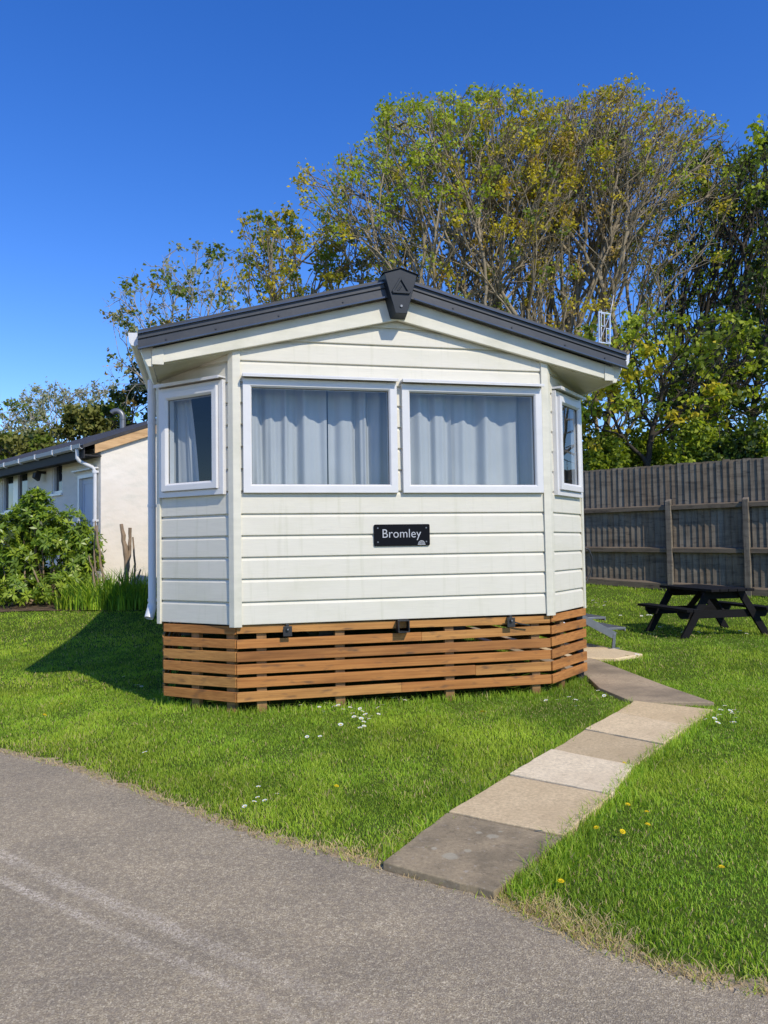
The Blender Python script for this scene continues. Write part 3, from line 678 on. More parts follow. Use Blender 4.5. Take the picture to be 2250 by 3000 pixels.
b = MB(); b.tube([(.108, .002, .36), (.122, .004, .44), (.150, .006, .56)], .0035, 6); b.build("rod", M['alu'], ae, smooth=True)

st = empty("metal_step", (0, 0, 0), 0, "grey galvanised metal entrance steps beside the sunlit side of the caravan", "steps")
st.location = Mw @ Vector((1.9, 2.2, 0)); st.rotation_euler = (0, 0, YAW)
for y in (0, .85):
    b = MB(); b.bar((.02, y, .80), (1.20, y, .175), .008, .085); b.build("stringer", M['galv'], st, .002)
    b = MB(); b.bar((1.19, y, .20), (1.17, y, .03), .035, .02, (0, 1, 0)); b.bar((1.10, y, .03), (1.24, y, .035), .06, .01); b.build("leg", M['galv'], st, .002)
for (x, z) in ((.25, .66), (.55, .50), (.85, .345), (1.10, .215)):
    b = MB(); b.box(x, x + .24, .004, .846, z + .03, z + .055); b.box(x + .225, x + .24, .004, .846, z + .01, z + .0295); b.build("tread", M['galv'], st, .002)

# ------------------------------------------------------------------ boundary fence
FB = Vector((5.56, 15.0)); FD = Vector((-.788, .616)); FN = Vector((-.616, -.788))
fe = empty("board_fence", (FB.x, FB.y, 0), math.atan2(FD.y, FD.x), "tall weathered grey close board fence behind the picnic table", "fence")
# local: x along the fence (away to the left), -y is away from the camera
def fy(t): return float(gh(FB.y + FD.y * t))
TOP = 2.46
b = MB(); t = -6.4; k = 0
while t < 7.2:
    z0 = fy(t) + .05; zz = fy(0) + TOP + rng.normal(0, .006) + .022 * t * 0
    a = .014 * rng.normal(); th = .012
    P = [(t - .004, -.046, z0), (t + .122, -.020, z0), (t + .122, -.034, z0), (t - .004, -.054, z0)]
    b.add([(x, y + a * .12, z) for x, y, z in P] + [(x + rng.normal(0, .002), y + a * .12, zz) for x, y, z in P],
          [(0, 1, 2, 3), (4, 5, 6, 7), (0, 1, 5, 4), (1, 2, 6, 5), (2, 3, 7, 6), (3, 0, 4, 7)], int(rng.choice(3, p=[.5, .28, .22]))); t += .118; k += 1
b.build("boards", [M['fence'], M['fence2'], M['fence3']], fe)
posts = [-5.6, -4.2, -2.78, -1.36, .03, 2.02, 3.6, 5.2, 6.6]
for i, t in enumerate(posts):
    b = MB(); z0 = fy(t) - .1; z1 = fy(0) + 1.74 + rng.normal(0, .02)
    b.add([(t - .05, 0, z0), (t + .05, 0, z0), (t + .05, .10, z0), (t - .05, .10, z0), (t - .05, 0, z1 + .015), (t + .05, 0, z1 + .015), (t + .05, .10, z1 - .03), (t - .05, .10, z1 - .03)],
          [(0, 1, 2, 3), (4, 5, 6, 7), (0, 1, 5, 4), (1, 2, 6, 5), (2, 3, 7, 6), (3, 0, 4, 7)]); b.build("post", M['fence'], fe, .006)
for h in (.10, .80, 1.62):
    ends = [-6.4] + [p for p in posts] + [7.2]
    for a, c in zip(ends[:-1], ends[1:]):
        b = MB(); za, zc = fy(0) + h + .02 * a * 0 + (fy(a) - fy(0)) * max(0, 1 - h / 1.2), fy(0) + h + (fy(c) - fy(0)) * max(0, 1 - h / 1.2)
        a2, c2 = a + .052, c - .052; P = []
        hh = .052 if h > .2 else .075
        for y in (-.018, .062):
            P += [(a2, y, za - hh), (c2, y, zc - hh), (c2, y, zc + hh * (1 if y < 0 else .55)), (a2, y, za + hh * (1 if y < 0 else .55))]
        b.add(P, [(0, 1, 2, 3), (7, 6, 5, 4), (0, 4, 5, 1), (1, 5, 6, 2), (2, 6, 7, 3), (3, 7, 4, 0)]); b.build("rail", M['rail'], fe, .004)

# ------------------------------------------------------------------ picnic table
TS = .86
pt = empty("picnic_table", (4.36, 10.62, 0), .191 - math.pi / 2, "black stained timber picnic table with joined benches on the lawn before the fence", "picnic table")
pt.scale = (TS,) * 3
A_ = .72
b = MB()
for k in range(5): b.box(-A_, A_, -.36 + k * .146, -.36 + k * .146 + .136, .695, .735)
b.build("table_top", M['tabletimber'], pt, .004)
for s in (-1, 1):
    b = MB()
    for k in range(2): y = s * .55 + s * k * .115; b.box(-A_, A_, min(y, y + s * .105), max(y, y + s * .105), .405, .445)
    b.build("seat", M['tabletimber'], pt, .004)
for xx in (-.46, .46):
    b = MB(); b.prism([(-.34, .694), (.34, .694), (.34, .64), (.26, .575), (-.26, .575), (-.34, .64)], xx - .02, xx + .02, Matrix.Rotation(R(90), 4, 'Z') @ Matrix.Diagonal((1, -1, 1, 1))); b.build("top_bearer", M['tabletimber'], pt, .003)
    b = MB(); b.prism([(-.77, .404), (.77, .404), (.77, .36), (.71, .285), (-.71, .285), (-.77, .36)], xx - .02, xx + .02, Matrix.Rotation(R(90), 4, 'Z') @ Matrix.Diagonal((1, -1, 1, 1))); b.build("seat_bearer", M['tabletimber'], pt, .003)
    for s in (-1, 1):
        b = MB(); x2 = xx + .043 * (1 if xx > 0 else -1); b.bar((x2, s * .27, .69), (x2, s * .72, -.02), .042, .105, (1, 0, 0)) if False else b.add(
            [(x2 - .022, s * .20, .694), (x2 - .022, s * .33, .694), (x2 - .022, s * .78, -.03), (x2 - .022, s * .65, -.03), (x2 + .022, s * .20, .694), (x2 + .022, s * .33, .694), (x2 + .022, s * .78, -.03), (x2 + .022, s * .65, -.03)],
            [(0, 1, 2, 3), (4, 5, 6, 7), (0, 1, 5, 4), (1, 2, 6, 5), (2, 3, 7, 6), (3, 0, 4, 7)]); b.build("leg", M['tabletimber'], pt, .003)
    b = MB(); b.bar((xx, 0, .36), (xx * .15, 0, .66), .09, .04, (0, 1, 0)); b.build("brace", M['tabletimber'], pt, .003)

# ------------------------------------------------------------------ white building behind
BC = Vector((-6.04, 16.5)); BL_ = Vector((-.695, .719)); BG = Vector((.719, .695))
bl = empty("white_building", (BC.x, BC.y, .42), math.atan2(BG.y, BG.x), "long white rendered building with dark felt roof and curved metal flue", "building")
# local: x along the gable (to the right), y along the long wall (away to the left), z from its ground
HE = 3.06; GW = 6.0; LW = 26.0; PITCH = .39
b = MB(); b.prism([(0, -.6), (GW, -.6), (GW, HE), (GW / 2, HE + GW / 2 * PITCH), (0, HE)], .0, .22); b.build("gable_wall", M['render'], bl)
# long wall with openings for a door and three windows
ops = [(.26, 1.16, -.2, 2.52), (2.08, 2.70, 2.20, 2.92), (4.3, 6.2, 1.9, 2.92), (8.4, 10.2, 1.9, 2.92)]
b = MB(); yy = .22
for (a, c, z0, z1) in ops:
    b.box(0, .2, yy, a, -.6, HE); b.box(0, .2, a, c, z1, HE); b.box(0, .2, a, c, -.6, z0); yy = c
b.box(0, .2, yy, LW, -.6, HE); b.build("long_wall", M['render'], bl)
b = MB(); b.box(GW - .2, GW, .22, LW, -.6, HE); b.build("long_wall", M['render'], bl)
def roofz(x): return HE + .10 + (x if x < GW / 2 else GW - x) * PITCH
b = MB()
b.prism([(-.42, roofz(-.42)), (GW / 2, roofz(GW / 2)), (GW + .42, roofz(GW + .42)), (GW + .42, roofz(GW + .42) + .07), (GW / 2, roofz(GW / 2) + .08), (-.42, roofz(-.42) + .07)], -.10, LW + .2)
rfb = b.build("roof", M['felt'], bl)
for s in (0, 1):
    f_ = (lambda x: x) if s == 0 else (lambda x: GW - x)
    b = MB(); b.prism([(f_(-.16), roofz(-.16) - .002), (f_(GW / 2), roofz(GW / 2) - .002), (f_(GW / 2), roofz(GW / 2) - .22), (f_(-.16), roofz(-.16) - .20)], -.085, -.05); b.build("barge_board", M['barge'], bl, .004)
b = MB(); b.box(-.36, .0, -.04, LW, HE - .22, HE - .19); b.box(-.385, -.36, -.04, LW, HE - .27, HE - .01); b.build("eave_board", M['eaveshade_lamp'], bl)  # tall black boards fill the shadow band below the gutter
b = MB(); prof = [(-.39, HE + .02), (-.39, HE - .06), (-.43, HE - .09), (-.48, HE - .06), (-.49, HE + .02), (-.482, HE + .02), (-.472, HE - .05), (-.43, HE - .08), (-.398, HE - .05), (-.398, HE + .02)]
b.prism(prof, -.06, LW); gt = b.build("gutter", M['guttergrey'], bl)
for k in range(14):
    b = MB(); y = .35 + k * 1.05; b.prism([(-.495, HE + .03), (-.388, HE + .03), (-.388, HE - .10), (-.44, HE - .105), (-.497, HE - .07)], y, y + .05); b.build("gutter_bracket", M['upvc'], gt)
b = MB(); b.tube([(-.44, .16, HE - .08), (-.44, .16, HE - .26), (-.40, .16, HE - .32), (-.12, .14, HE - .44), (-.07, .14, HE - .52), (-.07, .14, -.4)], .042, 10, False); dpb = b.build("downpipe", M['pipe'], bl, smooth=True)
for z in (HE - .56, 1.45, .6):
    b = MB(); b.tube([(-.07, .14, z), (-.07, .14, z + .06)], .054, 10, False); b.box(-.07, 0, .10, .18, z + .01, z + .05); b.build("pipe_clip", M['pipe'], dpb)
RY = Matrix(((0, 1, 0, 0), (1, 0, 0, 0), (0, 0, 1, 0), (0, 0, 0, 1)))   # frame x -> local y
(a, c, z0, z1) = ops[0]
b = MB(); frame_mb(b, a, c, z0, z1, .075, -.02, .12, RY); dfr = b.build("door_frame", M['upvc'], bl, .004)
b = MB(); b.box(.06, .10, a + .075, c - .075, z0 + .07, z1 - .07); frame_mb(b, a + .16, c - .16, z0 + .2, z1 - .17, .03, .048, .0595, RY); dr = b.build("door", M['doorpaint'], bl, .003); b = MB(); b.box(-.10, .0, a - .15, c + .15, z1 + .08, z1 + .11); b.build("canopy_strip", M['upvc'], bl, .003)
b = MB(); b.box(.02, .058, c - .2, c - .17, 1.0, 1.14); b.build("handle", M['galv'], dr)
for i, (a, c, z0, z1) in enumerate(ops[1:]):
    b = MB(); frame_mb(b, a, c, z0, z1, .06, .03, .12, RY)
    if i: b.box(.03, .11, (a + c) / 2 - .17, (a + c) / 2 + .17, z0 + .07, z1 - .07)
    wf = b.build("window", M['upvc'], bl, .003)
    b = MB(); b.box(.085, .09, a + .07, c - .07, z0 + .07, z1 - .07); b.build("pane", M['pane'], wf)
    b = MB(); b.box(-.05, .03, a - .04, c + .04, z0 - .06, z0 - .001); b.build("sill", M['upvc'], wf, .004)
# security lamp, flue
b = MB(); b.box(-.20, 0, 3.06, 3.16, HE - .34, HE - .28); b.prism([(-.16, HE - .52), (-.28, HE - .44), (-.26, HE - .32), (-.12, HE - .32)], 3.02, 3.20); b.build("wall_lamp", M['eaveshade_lamp'], bl)
fx, fyy = 2.75, 4.75; fz = roofz(fx)
b = MB(); pts = [(fx, fyy, fz - .1), (fx, fyy, fz + .36)] + [(fx - .13 * (1 - math.cos(R(a))), fyy + .13 * (1 - math.cos(R(a))), fz + .36 + .20 * math.sin(R(a))) for a in range(15, 136, 15)]
b.tube(pts, .078, 14, False); fl = b.build("flue", M['galv'], bl, smooth=True)
b = MB(); b.tube([(fx, fyy, fz + .30), (fx, fyy, fz + .35)], .088, 14, False); b.build("flue_collar", M['galv'], fl, smooth=True)

# ------------------------------------------------------------------ trees
def grow(base, ells, n_attr, step, infl, kill, seed, limbs=None, shell=.35, trop=.05, maxit=260, jit=.12, cap=16000, mom=.75):
    """space colonisation: branches reach out for points scattered through the crown volume"""
    r = np.random.default_rng(seed); P = []
    vol = np.array([e[1][0] * e[1][1] * e[1][2] for e in ells]); cnt = (vol / vol.sum() * n_attr).astype(int) + 5
    for (c, rad), k in zip(ells, cnt):
        d = r.normal(size=(k, 3)); d /= np.linalg.norm(d, axis=1)[:, None]
        P.append(np.array(c) + d * (r.uniform(0, 1, k)[:, None] ** shell) * np.array(rad))
    A = np.concatenate(P); A = A[A[:, 2] > base[2] + .8]
    nodes = [np.array(base, float)]; par = [-1]
    for lb in (limbs or []):
        last = 0; p = nodes[0]
        for q in lb:
            q = np.array(q); k = max(1, int(np.linalg.norm(q - p) / step))
            for m in range(1, k + 1):
                nodes.append(p + (q - p) * m / k + r.normal(0, .02, 3)); par.append(last); last = len(nodes) - 1
            p = q
    spawn = np.zeros(40000, int)
    N = np.array(nodes); D = np.linalg.norm(A[:, None] - N[None], axis=2); near = D.argmin(1); dist = D.min(1); alive = np.ones(len(A), bool)
    for it in range(maxit):
        act = alive & (dist < (infl if it > 25 else 1e9)) & (spawn[near] < 4)
        if not act.any(): break
        idx = np.nonzero(act)[0]; N = np.array(nodes)
        v = A[idx] - N[near[idx]]; v /= np.linalg.norm(v, axis=1)[:, None] + 1e-9
        acc = np.zeros((len(N), 3)); np.add.at(acc, near[idx], v); u = np.unique(near[idx]); spawn[u] += 1
        d = acc[u]; d /= np.linalg.norm(d, axis=1)[:, None] + 1e-9
        pp = np.array([par[q] if par[q] >= 0 else q for q in u]); pd_ = N[u] - N[pp]; pd_ /= np.linalg.norm(pd_, axis=1)[:, None] + 1e-9
        d = d + pd_ * mom + r.normal(0, jit, d.shape); d[:, 2] += trop; d /= np.linalg.norm(d, axis=1)[:, None]
        new = N[u] + d * step; base_i = len(nodes)
        nodes += list(new); par += list(u)
        al = np.nonzero(alive)[0]; DD = np.linalg.norm(A[al][:, None] - new[None], axis=2); m = DD.argmin(1); dm = DD.min(1)
        better = dm < dist[al]; near[al[better]] = base_i + m[better]; dist[al[better]] = dm[better]
        alive &= dist > kill
        if len(nodes) > cap: break
    return np.array(nodes), np.array(par)

def in_poly(px, py, poly):
    poly = np.asarray(poly, float); c = np.zeros(len(px), bool); j = len(poly) - 1
    for i in range(len(poly)):
        xi, yi = poly[i]; xj, yj = poly[j]
        c ^= ((yi > py) != (yj > py)) & (px < (xj - xi) * (py - yi) / (yj - yi + 1e-12) + xi); j = i
    return c
def crown(d, rd, pts):
    """crown volume: a side profile at distance d, swelling to +-rd in depth"""
    P = np.array([(at_depth(x, y, d).x, at_depth(x, y, d).z) for x, y in pts]); return d, rd, P
def fan(base, cr, fans, step, split, ang, seed, cap=2600, up=.03, wand=.105, maxit=62):
    """limbs fan out from a short trunk and keep forking at narrow angles until they leave the crown"""
    r = np.random.default_rng(seed); nodes = [np.array(base, float)]; par = [-1]; d0, rd, P = cr; mx = (P[:, 0].min() + P[:, 0].max()) / 2; lz = P[:, 1].min()
    def ins(Q):
        s_ = np.sqrt(np.clip(1 - ((Q[:, 1] - d0) / rd) ** 2, 1e-4, 1)); return in_poly((Q[:, 0] - mx) / s_ + mx, (Q[:, 2] - lz) / s_ + lz, P) & (np.abs(Q[:, 1] - d0) < rd)
    nodes.append(nodes[0] + np.array([0, 0, .9])); par.append(0); ag = []
    for (ax, ay) in fans:
        d = np.array([math.sin(R(ax)), math.sin(R(ay)), 1.0]); d /= np.linalg.norm(d); ag.append((1, d, False, 0))
    for it in range(maxit):
        D = np.array([a[1] for a in ag]); D = D + r.normal(0, wand, D.shape) + np.array([0, 0, up]); D /= np.linalg.norm(D, axis=1)[:, None]
        Q = np.array([nodes[a[0]] for a in ag]) + D * step * r.uniform(.8, 1.2, (len(ag), 1)); I = ins(Q); nw = []
        for (i, _, was, age), d, p, q in zip(ag, D, Q, I):
            if was and not q: continue
            if not was and not q and it > 18: continue
            nodes.append(p); par.append(i); k = len(nodes) - 1
            pr = split if len(ag) < cap else split * .12
            if age > 1 and r.uniform() < pr:
                ax_ = np.cross(d, r.normal(size=3)); ax_ /= np.linalg.norm(ax_); a = R(abs(r.normal(ang, ang * .3))); w = r.uniform(.3, .7)
                nw.append((k, d * math.cos(a * w) + ax_ * math.sin(a * w), was or q, 0)); nw.append((k, d * math.cos(a * (1 - w)) - ax_ * math.sin(a * (1 - w)), was or q, 0))
            else: nw.append((k, d, was or q, age + 1))
        ag = nw
        if not ag: break
    return np.array(nodes), np.array(par)

def tubes(p0, p1, r0, r1, sides):
    d = p1 - p0; L = np.linalg.norm(d, axis=1)[:, None] + 1e-9; d = d / L
    ref = np.where(np.abs(d[:, 2:3]) < .9, np.array([[0, 0, 1.]]), np.array([[1., 0, 0]]))
    x = np.cross(d, ref); x /= np.linalg.norm(x, axis=1)[:, None]; y = np.cross(d, x)
    p1 = p1 + d * r1[:, None] * .4
    k = np.arange(sides) * 2 * np.pi / sides; c = np.cos(k)[None, :, None]; s_ = np.sin(k)[None, :, None]
    ring = x[:, None] * c + y[:, None] * s_
    V = np.concatenate([p0[:, None] + ring * r0[:, None, None], p1[:, None] + ring * r1[:, None, None]], 1)   # E, 2s, 3
    E = len(p0); o = (np.arange(E) * 2 * sides)[:, None, None]
    q = np.stack([np.array([i, (i + 1) % sides, (i + 1) % sides + sides, i + sides]) for i in range(sides)])[None] + o
    return V.reshape(-1, 3), q.reshape(-1, 4)

def kites(pos, size, r, up=0.0, elong=1.0):
    """leaf-sized folded-free quads with random orientation"""
    n = len(pos); nrm = r.normal(size=(n, 3)); nrm[:, 2] += up; nrm /= np.linalg.norm(nrm, axis=1)[:, None]
    a = np.cross(nrm, r.normal(size=(n, 3))); a /= np.linalg.norm(a, axis=1)[:, None] + 1e-9; b_ = np.cross(nrm, a)
    s_ = size[:, None]; bend = nrm * s_ * .18
    V = np.stack([pos - a * s_ * .5 * elong, pos + b_ * s_ * .38 + bend, pos + a * s_ * .5 * elong, pos - b_ * s_ * .38 + bend], 1)
    F = (np.arange(n) * 4)[:, None] + np.arange(4)[None]
    return V.reshape(-1, 3), F

def tree(name, base, ells, lab, cat, group, seed, n_attr=700, step=.34, infl=3.2, kill=.62, tip=.011, bark='bark', leaves=(('lf_olive', 1.0),),
         per_tip=10, spread=.30, size=(.09, .16), twigs=3, twig_len=.45, limbs=None, shell=.35, trop=.05, jit=.12, expo=2.35, inner=.0, rmax=.4, sides=5, clump=.5, loose=.9, skel=None, shoots=0):
    r = np.random.default_rng(seed + 100)
    N, par = skel if skel else grow(np.array(base, float), ells, n_attr, step, infl, kill, seed, limbs, shell, trop, jit=jit)
    if shoots:      # side shoots along the thinner branches
        k0 = np.zeros(len(N), int); np.add.at(k0, par[par >= 0], 1); dep = np.zeros(len(N), int)
        for i in range(len(N) - 1, 0, -1): dep[par[i]] = max(dep[par[i]], dep[i] + 1)
        cand = np.nonzero((dep > 2) & (dep < 18) & (par >= 0))[0]; pk = r.choice(cand, shoots); cur = pk; dv = N[pk] - N[par[pk]]; dv /= np.linalg.norm(dv, axis=1)[:, None] + 1e-9
        dv = dv + r.normal(0, .55, dv.shape) + np.array([0, 0, .15]); dv /= np.linalg.norm(dv, axis=1)[:, None]
        for q in range(3):
            new = N[cur] + dv * r.uniform(.14, .34, (len(cur), 1)); idx = len(N) + np.arange(len(cur)); N = np.concatenate([N, new]); par = np.concatenate([par, cur]); cur = idx
            kk = r.uniform(0, 1, len(cur)) < .8; cur = cur[kk]; dv = dv[kk] + r.normal(0, .16, (kk.sum(), 3)) + np.array([0, 0, .06]); dv /= np.linalg.norm(dv, axis=1)[:, None]
    n = len(N); kids = np.zeros(n, int); np.add.at(kids, par[par >= 0], 1)
    acc = np.zeros(n); rad = np.zeros(n)
    for i in range(n - 1, -1, -1):
        rad[i] = tip if kids[i] == 0 else min(rmax, acc[i] ** (1 / expo))
        if par[i] >= 0: acc[par[i]] += rad[i] ** expo
    ch = np.nonzero(par >= 0)[0]; p0 = N[par[ch]]; p1 = N[ch]; r0 = np.minimum(rad[par[ch]], rad[ch] * 1.5 + .006); r1 = rad[ch]
    tips = np.nonzero(kids == 0)[0]
    if inner: tips = np.concatenate([tips, r.choice(np.nonzero(rad < tip * 2.6)[0], int(inner * len(tips)))])
    # short twigs at the ends
    td = N[tips] - N[par[tips]]; td /= np.linalg.norm(td, axis=1)[:, None] + 1e-9
    tp = np.repeat(N[tips], twigs, 0); dd = np.repeat(td, twigs, 0) + r.normal(0, .55, (len(tips) * twigs, 3)); dd[:, 2] += .18; dd /= np.linalg.norm(dd, axis=1)[:, None]
    te = tp + dd * (r.uniform(.4, 1, len(tp)) * twig_len)[:, None]
    p0 = np.concatenate([p0, tp]); p1 = np.concatenate([p1, te]); r0 = np.concatenate([r0, np.full(len(tp), tip * .8)]); r1 = np.concatenate([r1, np.full(len(tp), tip * .4)])
    t = empty(name, tuple(base), 0, lab, cat, group)
    V, F = tubes(p0, p1, r0, r1, sides)
    o = raw_mesh("trunk", V - np.array(base), np.full(len(F), 4), F.ravel(), M[bark], None, t)
    o.data.polygons.foreach_set('use_smooth', np.ones(len(F), bool))
    # leaf clusters around twig ends
    k = max(1, per_tip // twigs); cen = te if len(te) else N[tips]
    kindw = np.array([w for _, w in leaves]); kindw = kindw / kindw.sum()
    # neighbouring clusters share a tint
    w0 = r.normal(size=(3, 3)) * .35; ph = np.sin(cen @ w0.T + r.uniform(0, 6, 3)).sum(1) * .16 + r.uniform(0, 1, len(cen)) * .75
    ph = (ph - ph.min()) / (np.ptp(ph) + 1e-9); rank = ph.argsort().argsort() / len(ph); ck = np.searchsorted(np.cumsum(kindw), rank).clip(0, len(leaves) - 1)
    nt_ = len(tips); db = np.linalg.norm(N[tips] - np.array(base), axis=1); db = db / np.percentile(db, 97); lw_ = (.30 + .95 * db ** 3) if skel else np.ones(nt_)
    big = r.uniform(0, 1, nt_) < clump * lw_; cn = np.where(big, r.poisson(per_tip * 2.4, nt_), 0)
    tipk = ck[::twigs][:nt_]; off = np.repeat(N[tips] + td * .12, cn, 0)
    pos = off + r.normal(0, spread * .36, off.shape) * np.array([1, 1, .75]); mi = np.repeat(tipk, cn)
    c2 = r.poisson(loose, len(cen)); pos = np.concatenate([pos, np.repeat(cen, c2, 0) + r.normal(0, .08, (c2.sum(), 3))]); mi = np.concatenate([mi, np.repeat(ck, c2)])
    V, F = kites(pos, r.uniform(size[0], size[1], len(pos)), r, .5)
    raw_mesh("crown", V - np.array(base), np.full(len(F), 4), F.ravel(), [M[m_] for m_, _ in leaves], mi, t)
    return t, n, len(F)

def ell(px, py, rx, ry, d, rd):
    c = at_depth(px, py, d); k = d / _f; return (tuple(c), (rx * k, rd, ry * k))
def base_at(px, d): x = at_depth(px, 1200, d).x; return (x, d, float(gh(d)) - .1)
TG = "trees growing behind the fence and the caravan"
LV_MAIN = (('lf_green', .16), ('lf_lime', .14), ('lf_olive', .44), ('lf_brown', .26))
stats = []
bA = base_at(1085, 21); bB = base_at(1215, 22.5)
def limb(d, *pts): return [tuple(at_depth(px, py, d + dz)) for px, py, dz in pts]
eA = crown(21, 3.4, [(640, 400), (655, 380), (700, 400), (735, 345), (790, 335), (825, 260), (905, 235), (985, 228), (1075, 205), (1130, 230), (1180, 240), (1215, 300), (1230, 420), (1215, 560), (1190, 700), (1120, 830), (960, 800), (850, 660), (740, 600), (690, 510), (650, 470)])
LV_A = (('lf_lime', .38), ('lf_olive', .50), ('lf_brown', .08), ('lf_green', .04))
stats.append(tree("sycamore_tree", bA, eA, "tall bronze and olive leaved tree with fanning bare branches above the caravan ridge", "tree", TG, 21, tip=.0100, bark='bark', leaves=LV_A, per_tip=14, spread=.33, size=(.07, .125), twigs=4, twig_len=.32, expo=2.5, rmax=.32, shoots=1500, inner=.0, clump=.42, loose=.26,
     skel=fan(bA, eA, [(-46, -8), (-38, 12), (-30, -16), (-26, 4), (-18, 18), (-12, -14), (-4, 2), (4, 16), (8, -12), (16, 4), (24, -4), (32, 8), (40, -2), (-58, 4), (-34, 0), (-50, 10), (-44, -14)], .34, .30, 30, 41, 3600, .01)))
eB = crown(22.5, 3.4, [(1090, 330), (1140, 260), (1240, 226), (1300, 207), (1390, 206), (1450, 250), (1490, 270), (1550, 290), (1572, 330), (1565, 450), (1540, 560), (1520, 650), (1440, 760), (1320, 840), (1160, 820), (1090, 640), (1070, 450)])
stats.append(tree("sycamore_tree", bB, eB, "tall bronze leaved tree leaning right behind the television aerial", "tree", TG, 22, tip=.011, bark='bark', leaves=(('lf_lime', .26), ('lf_olive', .56), ('lf_brown', .18)), per_tip=13, spread=.31, size=(.065, .115), twigs=4, twig_len=.34, expo=2.5, rmax=.32, shoots=2100, inner=.0, clump=.27, loose=.22,
     skel=fan(bB, eB, [(-30, 4), (-22, -10), (-16, 6), (-8, -12), (-2, 14), (5, -4), (11, 12), (16, -12), (22, 3), (28, 14), (33, -8), (40, 4), (48, -4), (0, 0), (54, 6)], .34, .30, 28, 42, 3600, .01)))
bC_ = base_at(640, 24.5)
eC = crown(24.5, 2.8, [(480, 640), (488, 545), (500, 508), (570, 472), (600, 464), (640, 482), (700, 472), (760, 500), (810, 560), (830, 660), (700, 780), (560, 760), (490, 700)])
stats.append(tree("sycamore_tree", bC_, eC, "olive leaved bushy tree over the shaded left roof slope", "tree", TG, 23, tip=.011, bark='bark', leaves=(('lf_green', .22), ('lf_olive', .52), ('lf_lime', .16), ('lf_brown', .10)), per_tip=12, spread=.36, size=(.09, .16), twigs=3, twig_len=.38, expo=2.45, rmax=.3, shoots=500, clump=.52, loose=.4,
     skel=fan(bC_, eC, [(-30, -6), (-22, 10), (-14, -12), (-6, 6), (2, -8), (10, 10), (18, -4), (26, 6), (-38, 4), (-46, 0)], .34, .30, 30, 43, 2000, .005)))
bD = base_at(400, 29)
stats.append(tree("thin_tree", bD, [ell(420, 640, 105, 100, 29, 2.2), ell(310, 690, 75, 90, 29, 1.8), ell(285, 800, 45, 90, 29, 1.2), ell(470, 610, 70, 75, 29, 1.5), ell(400, 760, 90, 80, 29, 1.5)],
     "thin grey green tree with sparse leaves above the caravan downpipe", "tree", TG, 24, 2400, .30, 2.4, .40, .0105, 'barkpale', (('lf_green', .45), ('lf_grey', .4), ('lf_brown', .15)), 6, .30, (.12, .20), 3, .5, None, .5, .05, .12, 2.5, .3))
bE = base_at(1440, 24)
eE = crown(24, 3.0, [(1470, 420), (1490, 345), (1560, 322), (1620, 338), (1700, 300), (1810, 380), (1820, 700), (1700, 830), (1560, 860), (1420, 800), (1390, 640), (1430, 520)])
stats.append(tree("sycamore_tree", bE, eE, "green leaved tree with dark upright stems at the right behind the bronze trees", "tree", TG, 25, tip=.012, bark='barkdark', leaves=(('lf_green', .42), ('lf_lime', .45), ('lf_olive', .13)), per_tip=10, spread=.36, size=(.09, .16), twigs=3, twig_len=.38, expo=2.4, rmax=.35, shoots=600, clump=.5, loose=.4,
     skel=fan(bE, eE, [(-6, 4), (0, -8), (5, 10), (10, -4), (15, 8), (20, -6), (26, 2), (32, 8)], .34, .30, 28, 44, 2400, .02)))
bF = base_at(1630, 20)
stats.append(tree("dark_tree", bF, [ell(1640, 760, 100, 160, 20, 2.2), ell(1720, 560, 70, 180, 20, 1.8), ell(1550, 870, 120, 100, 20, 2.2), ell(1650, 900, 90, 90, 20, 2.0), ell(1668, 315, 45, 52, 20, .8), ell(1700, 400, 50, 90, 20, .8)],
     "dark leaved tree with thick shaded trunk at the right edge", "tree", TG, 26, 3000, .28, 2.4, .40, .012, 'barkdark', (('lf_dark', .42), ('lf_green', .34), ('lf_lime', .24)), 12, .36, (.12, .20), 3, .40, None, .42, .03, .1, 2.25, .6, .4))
bG = base_at(1390, 18)
stats.append(tree("low_tree", bG, [ell(1400, 790, 140, 105, 18, 1.5), ell(1320, 890, 75, 90, 18, 1.2), ell(1530, 770, 105, 75, 18, 1.3), ell(1480, 890, 100, 65, 18, 1.2), ell(1310, 760, 55, 55, 18, 1.0)],
     "low spreading lime green tree hanging over the fence beside the caravan", "tree", TG, 27, 2600, .22, 2.0, .30, .010, 'barkdark', (('lf_green', .42), ('lf_lime', .46), ('lf_olive', .12)), 12, .30, (.10, .17), 3, .32, None, .42, .0, .12, 2.4, .5, .4))
# off the right of the frame, mirrored in the right bay window
bR = (14.5, 15.5, float(gh(15.5)) - .1)
stats.append(tree("sycamore_tree", bR, [((14.5, 15.5, 7.6), (3.6, 3.2, 4.6)), ((12.2, 14.8, 5.0), (2.2, 2.0, 2.6))],
     "tall tree beyond the fence out of sight at the right, mirrored in the bay window", "tree", TG, 28, 1500, .36, 3.0, .50, .013, 'barkpale', (('lf_green', .3), ('lf_olive', .5), ('lf_brown', .2)), 6, .34, (.12, .2), 3, .45, None, .5, .06, .1, 2.4))
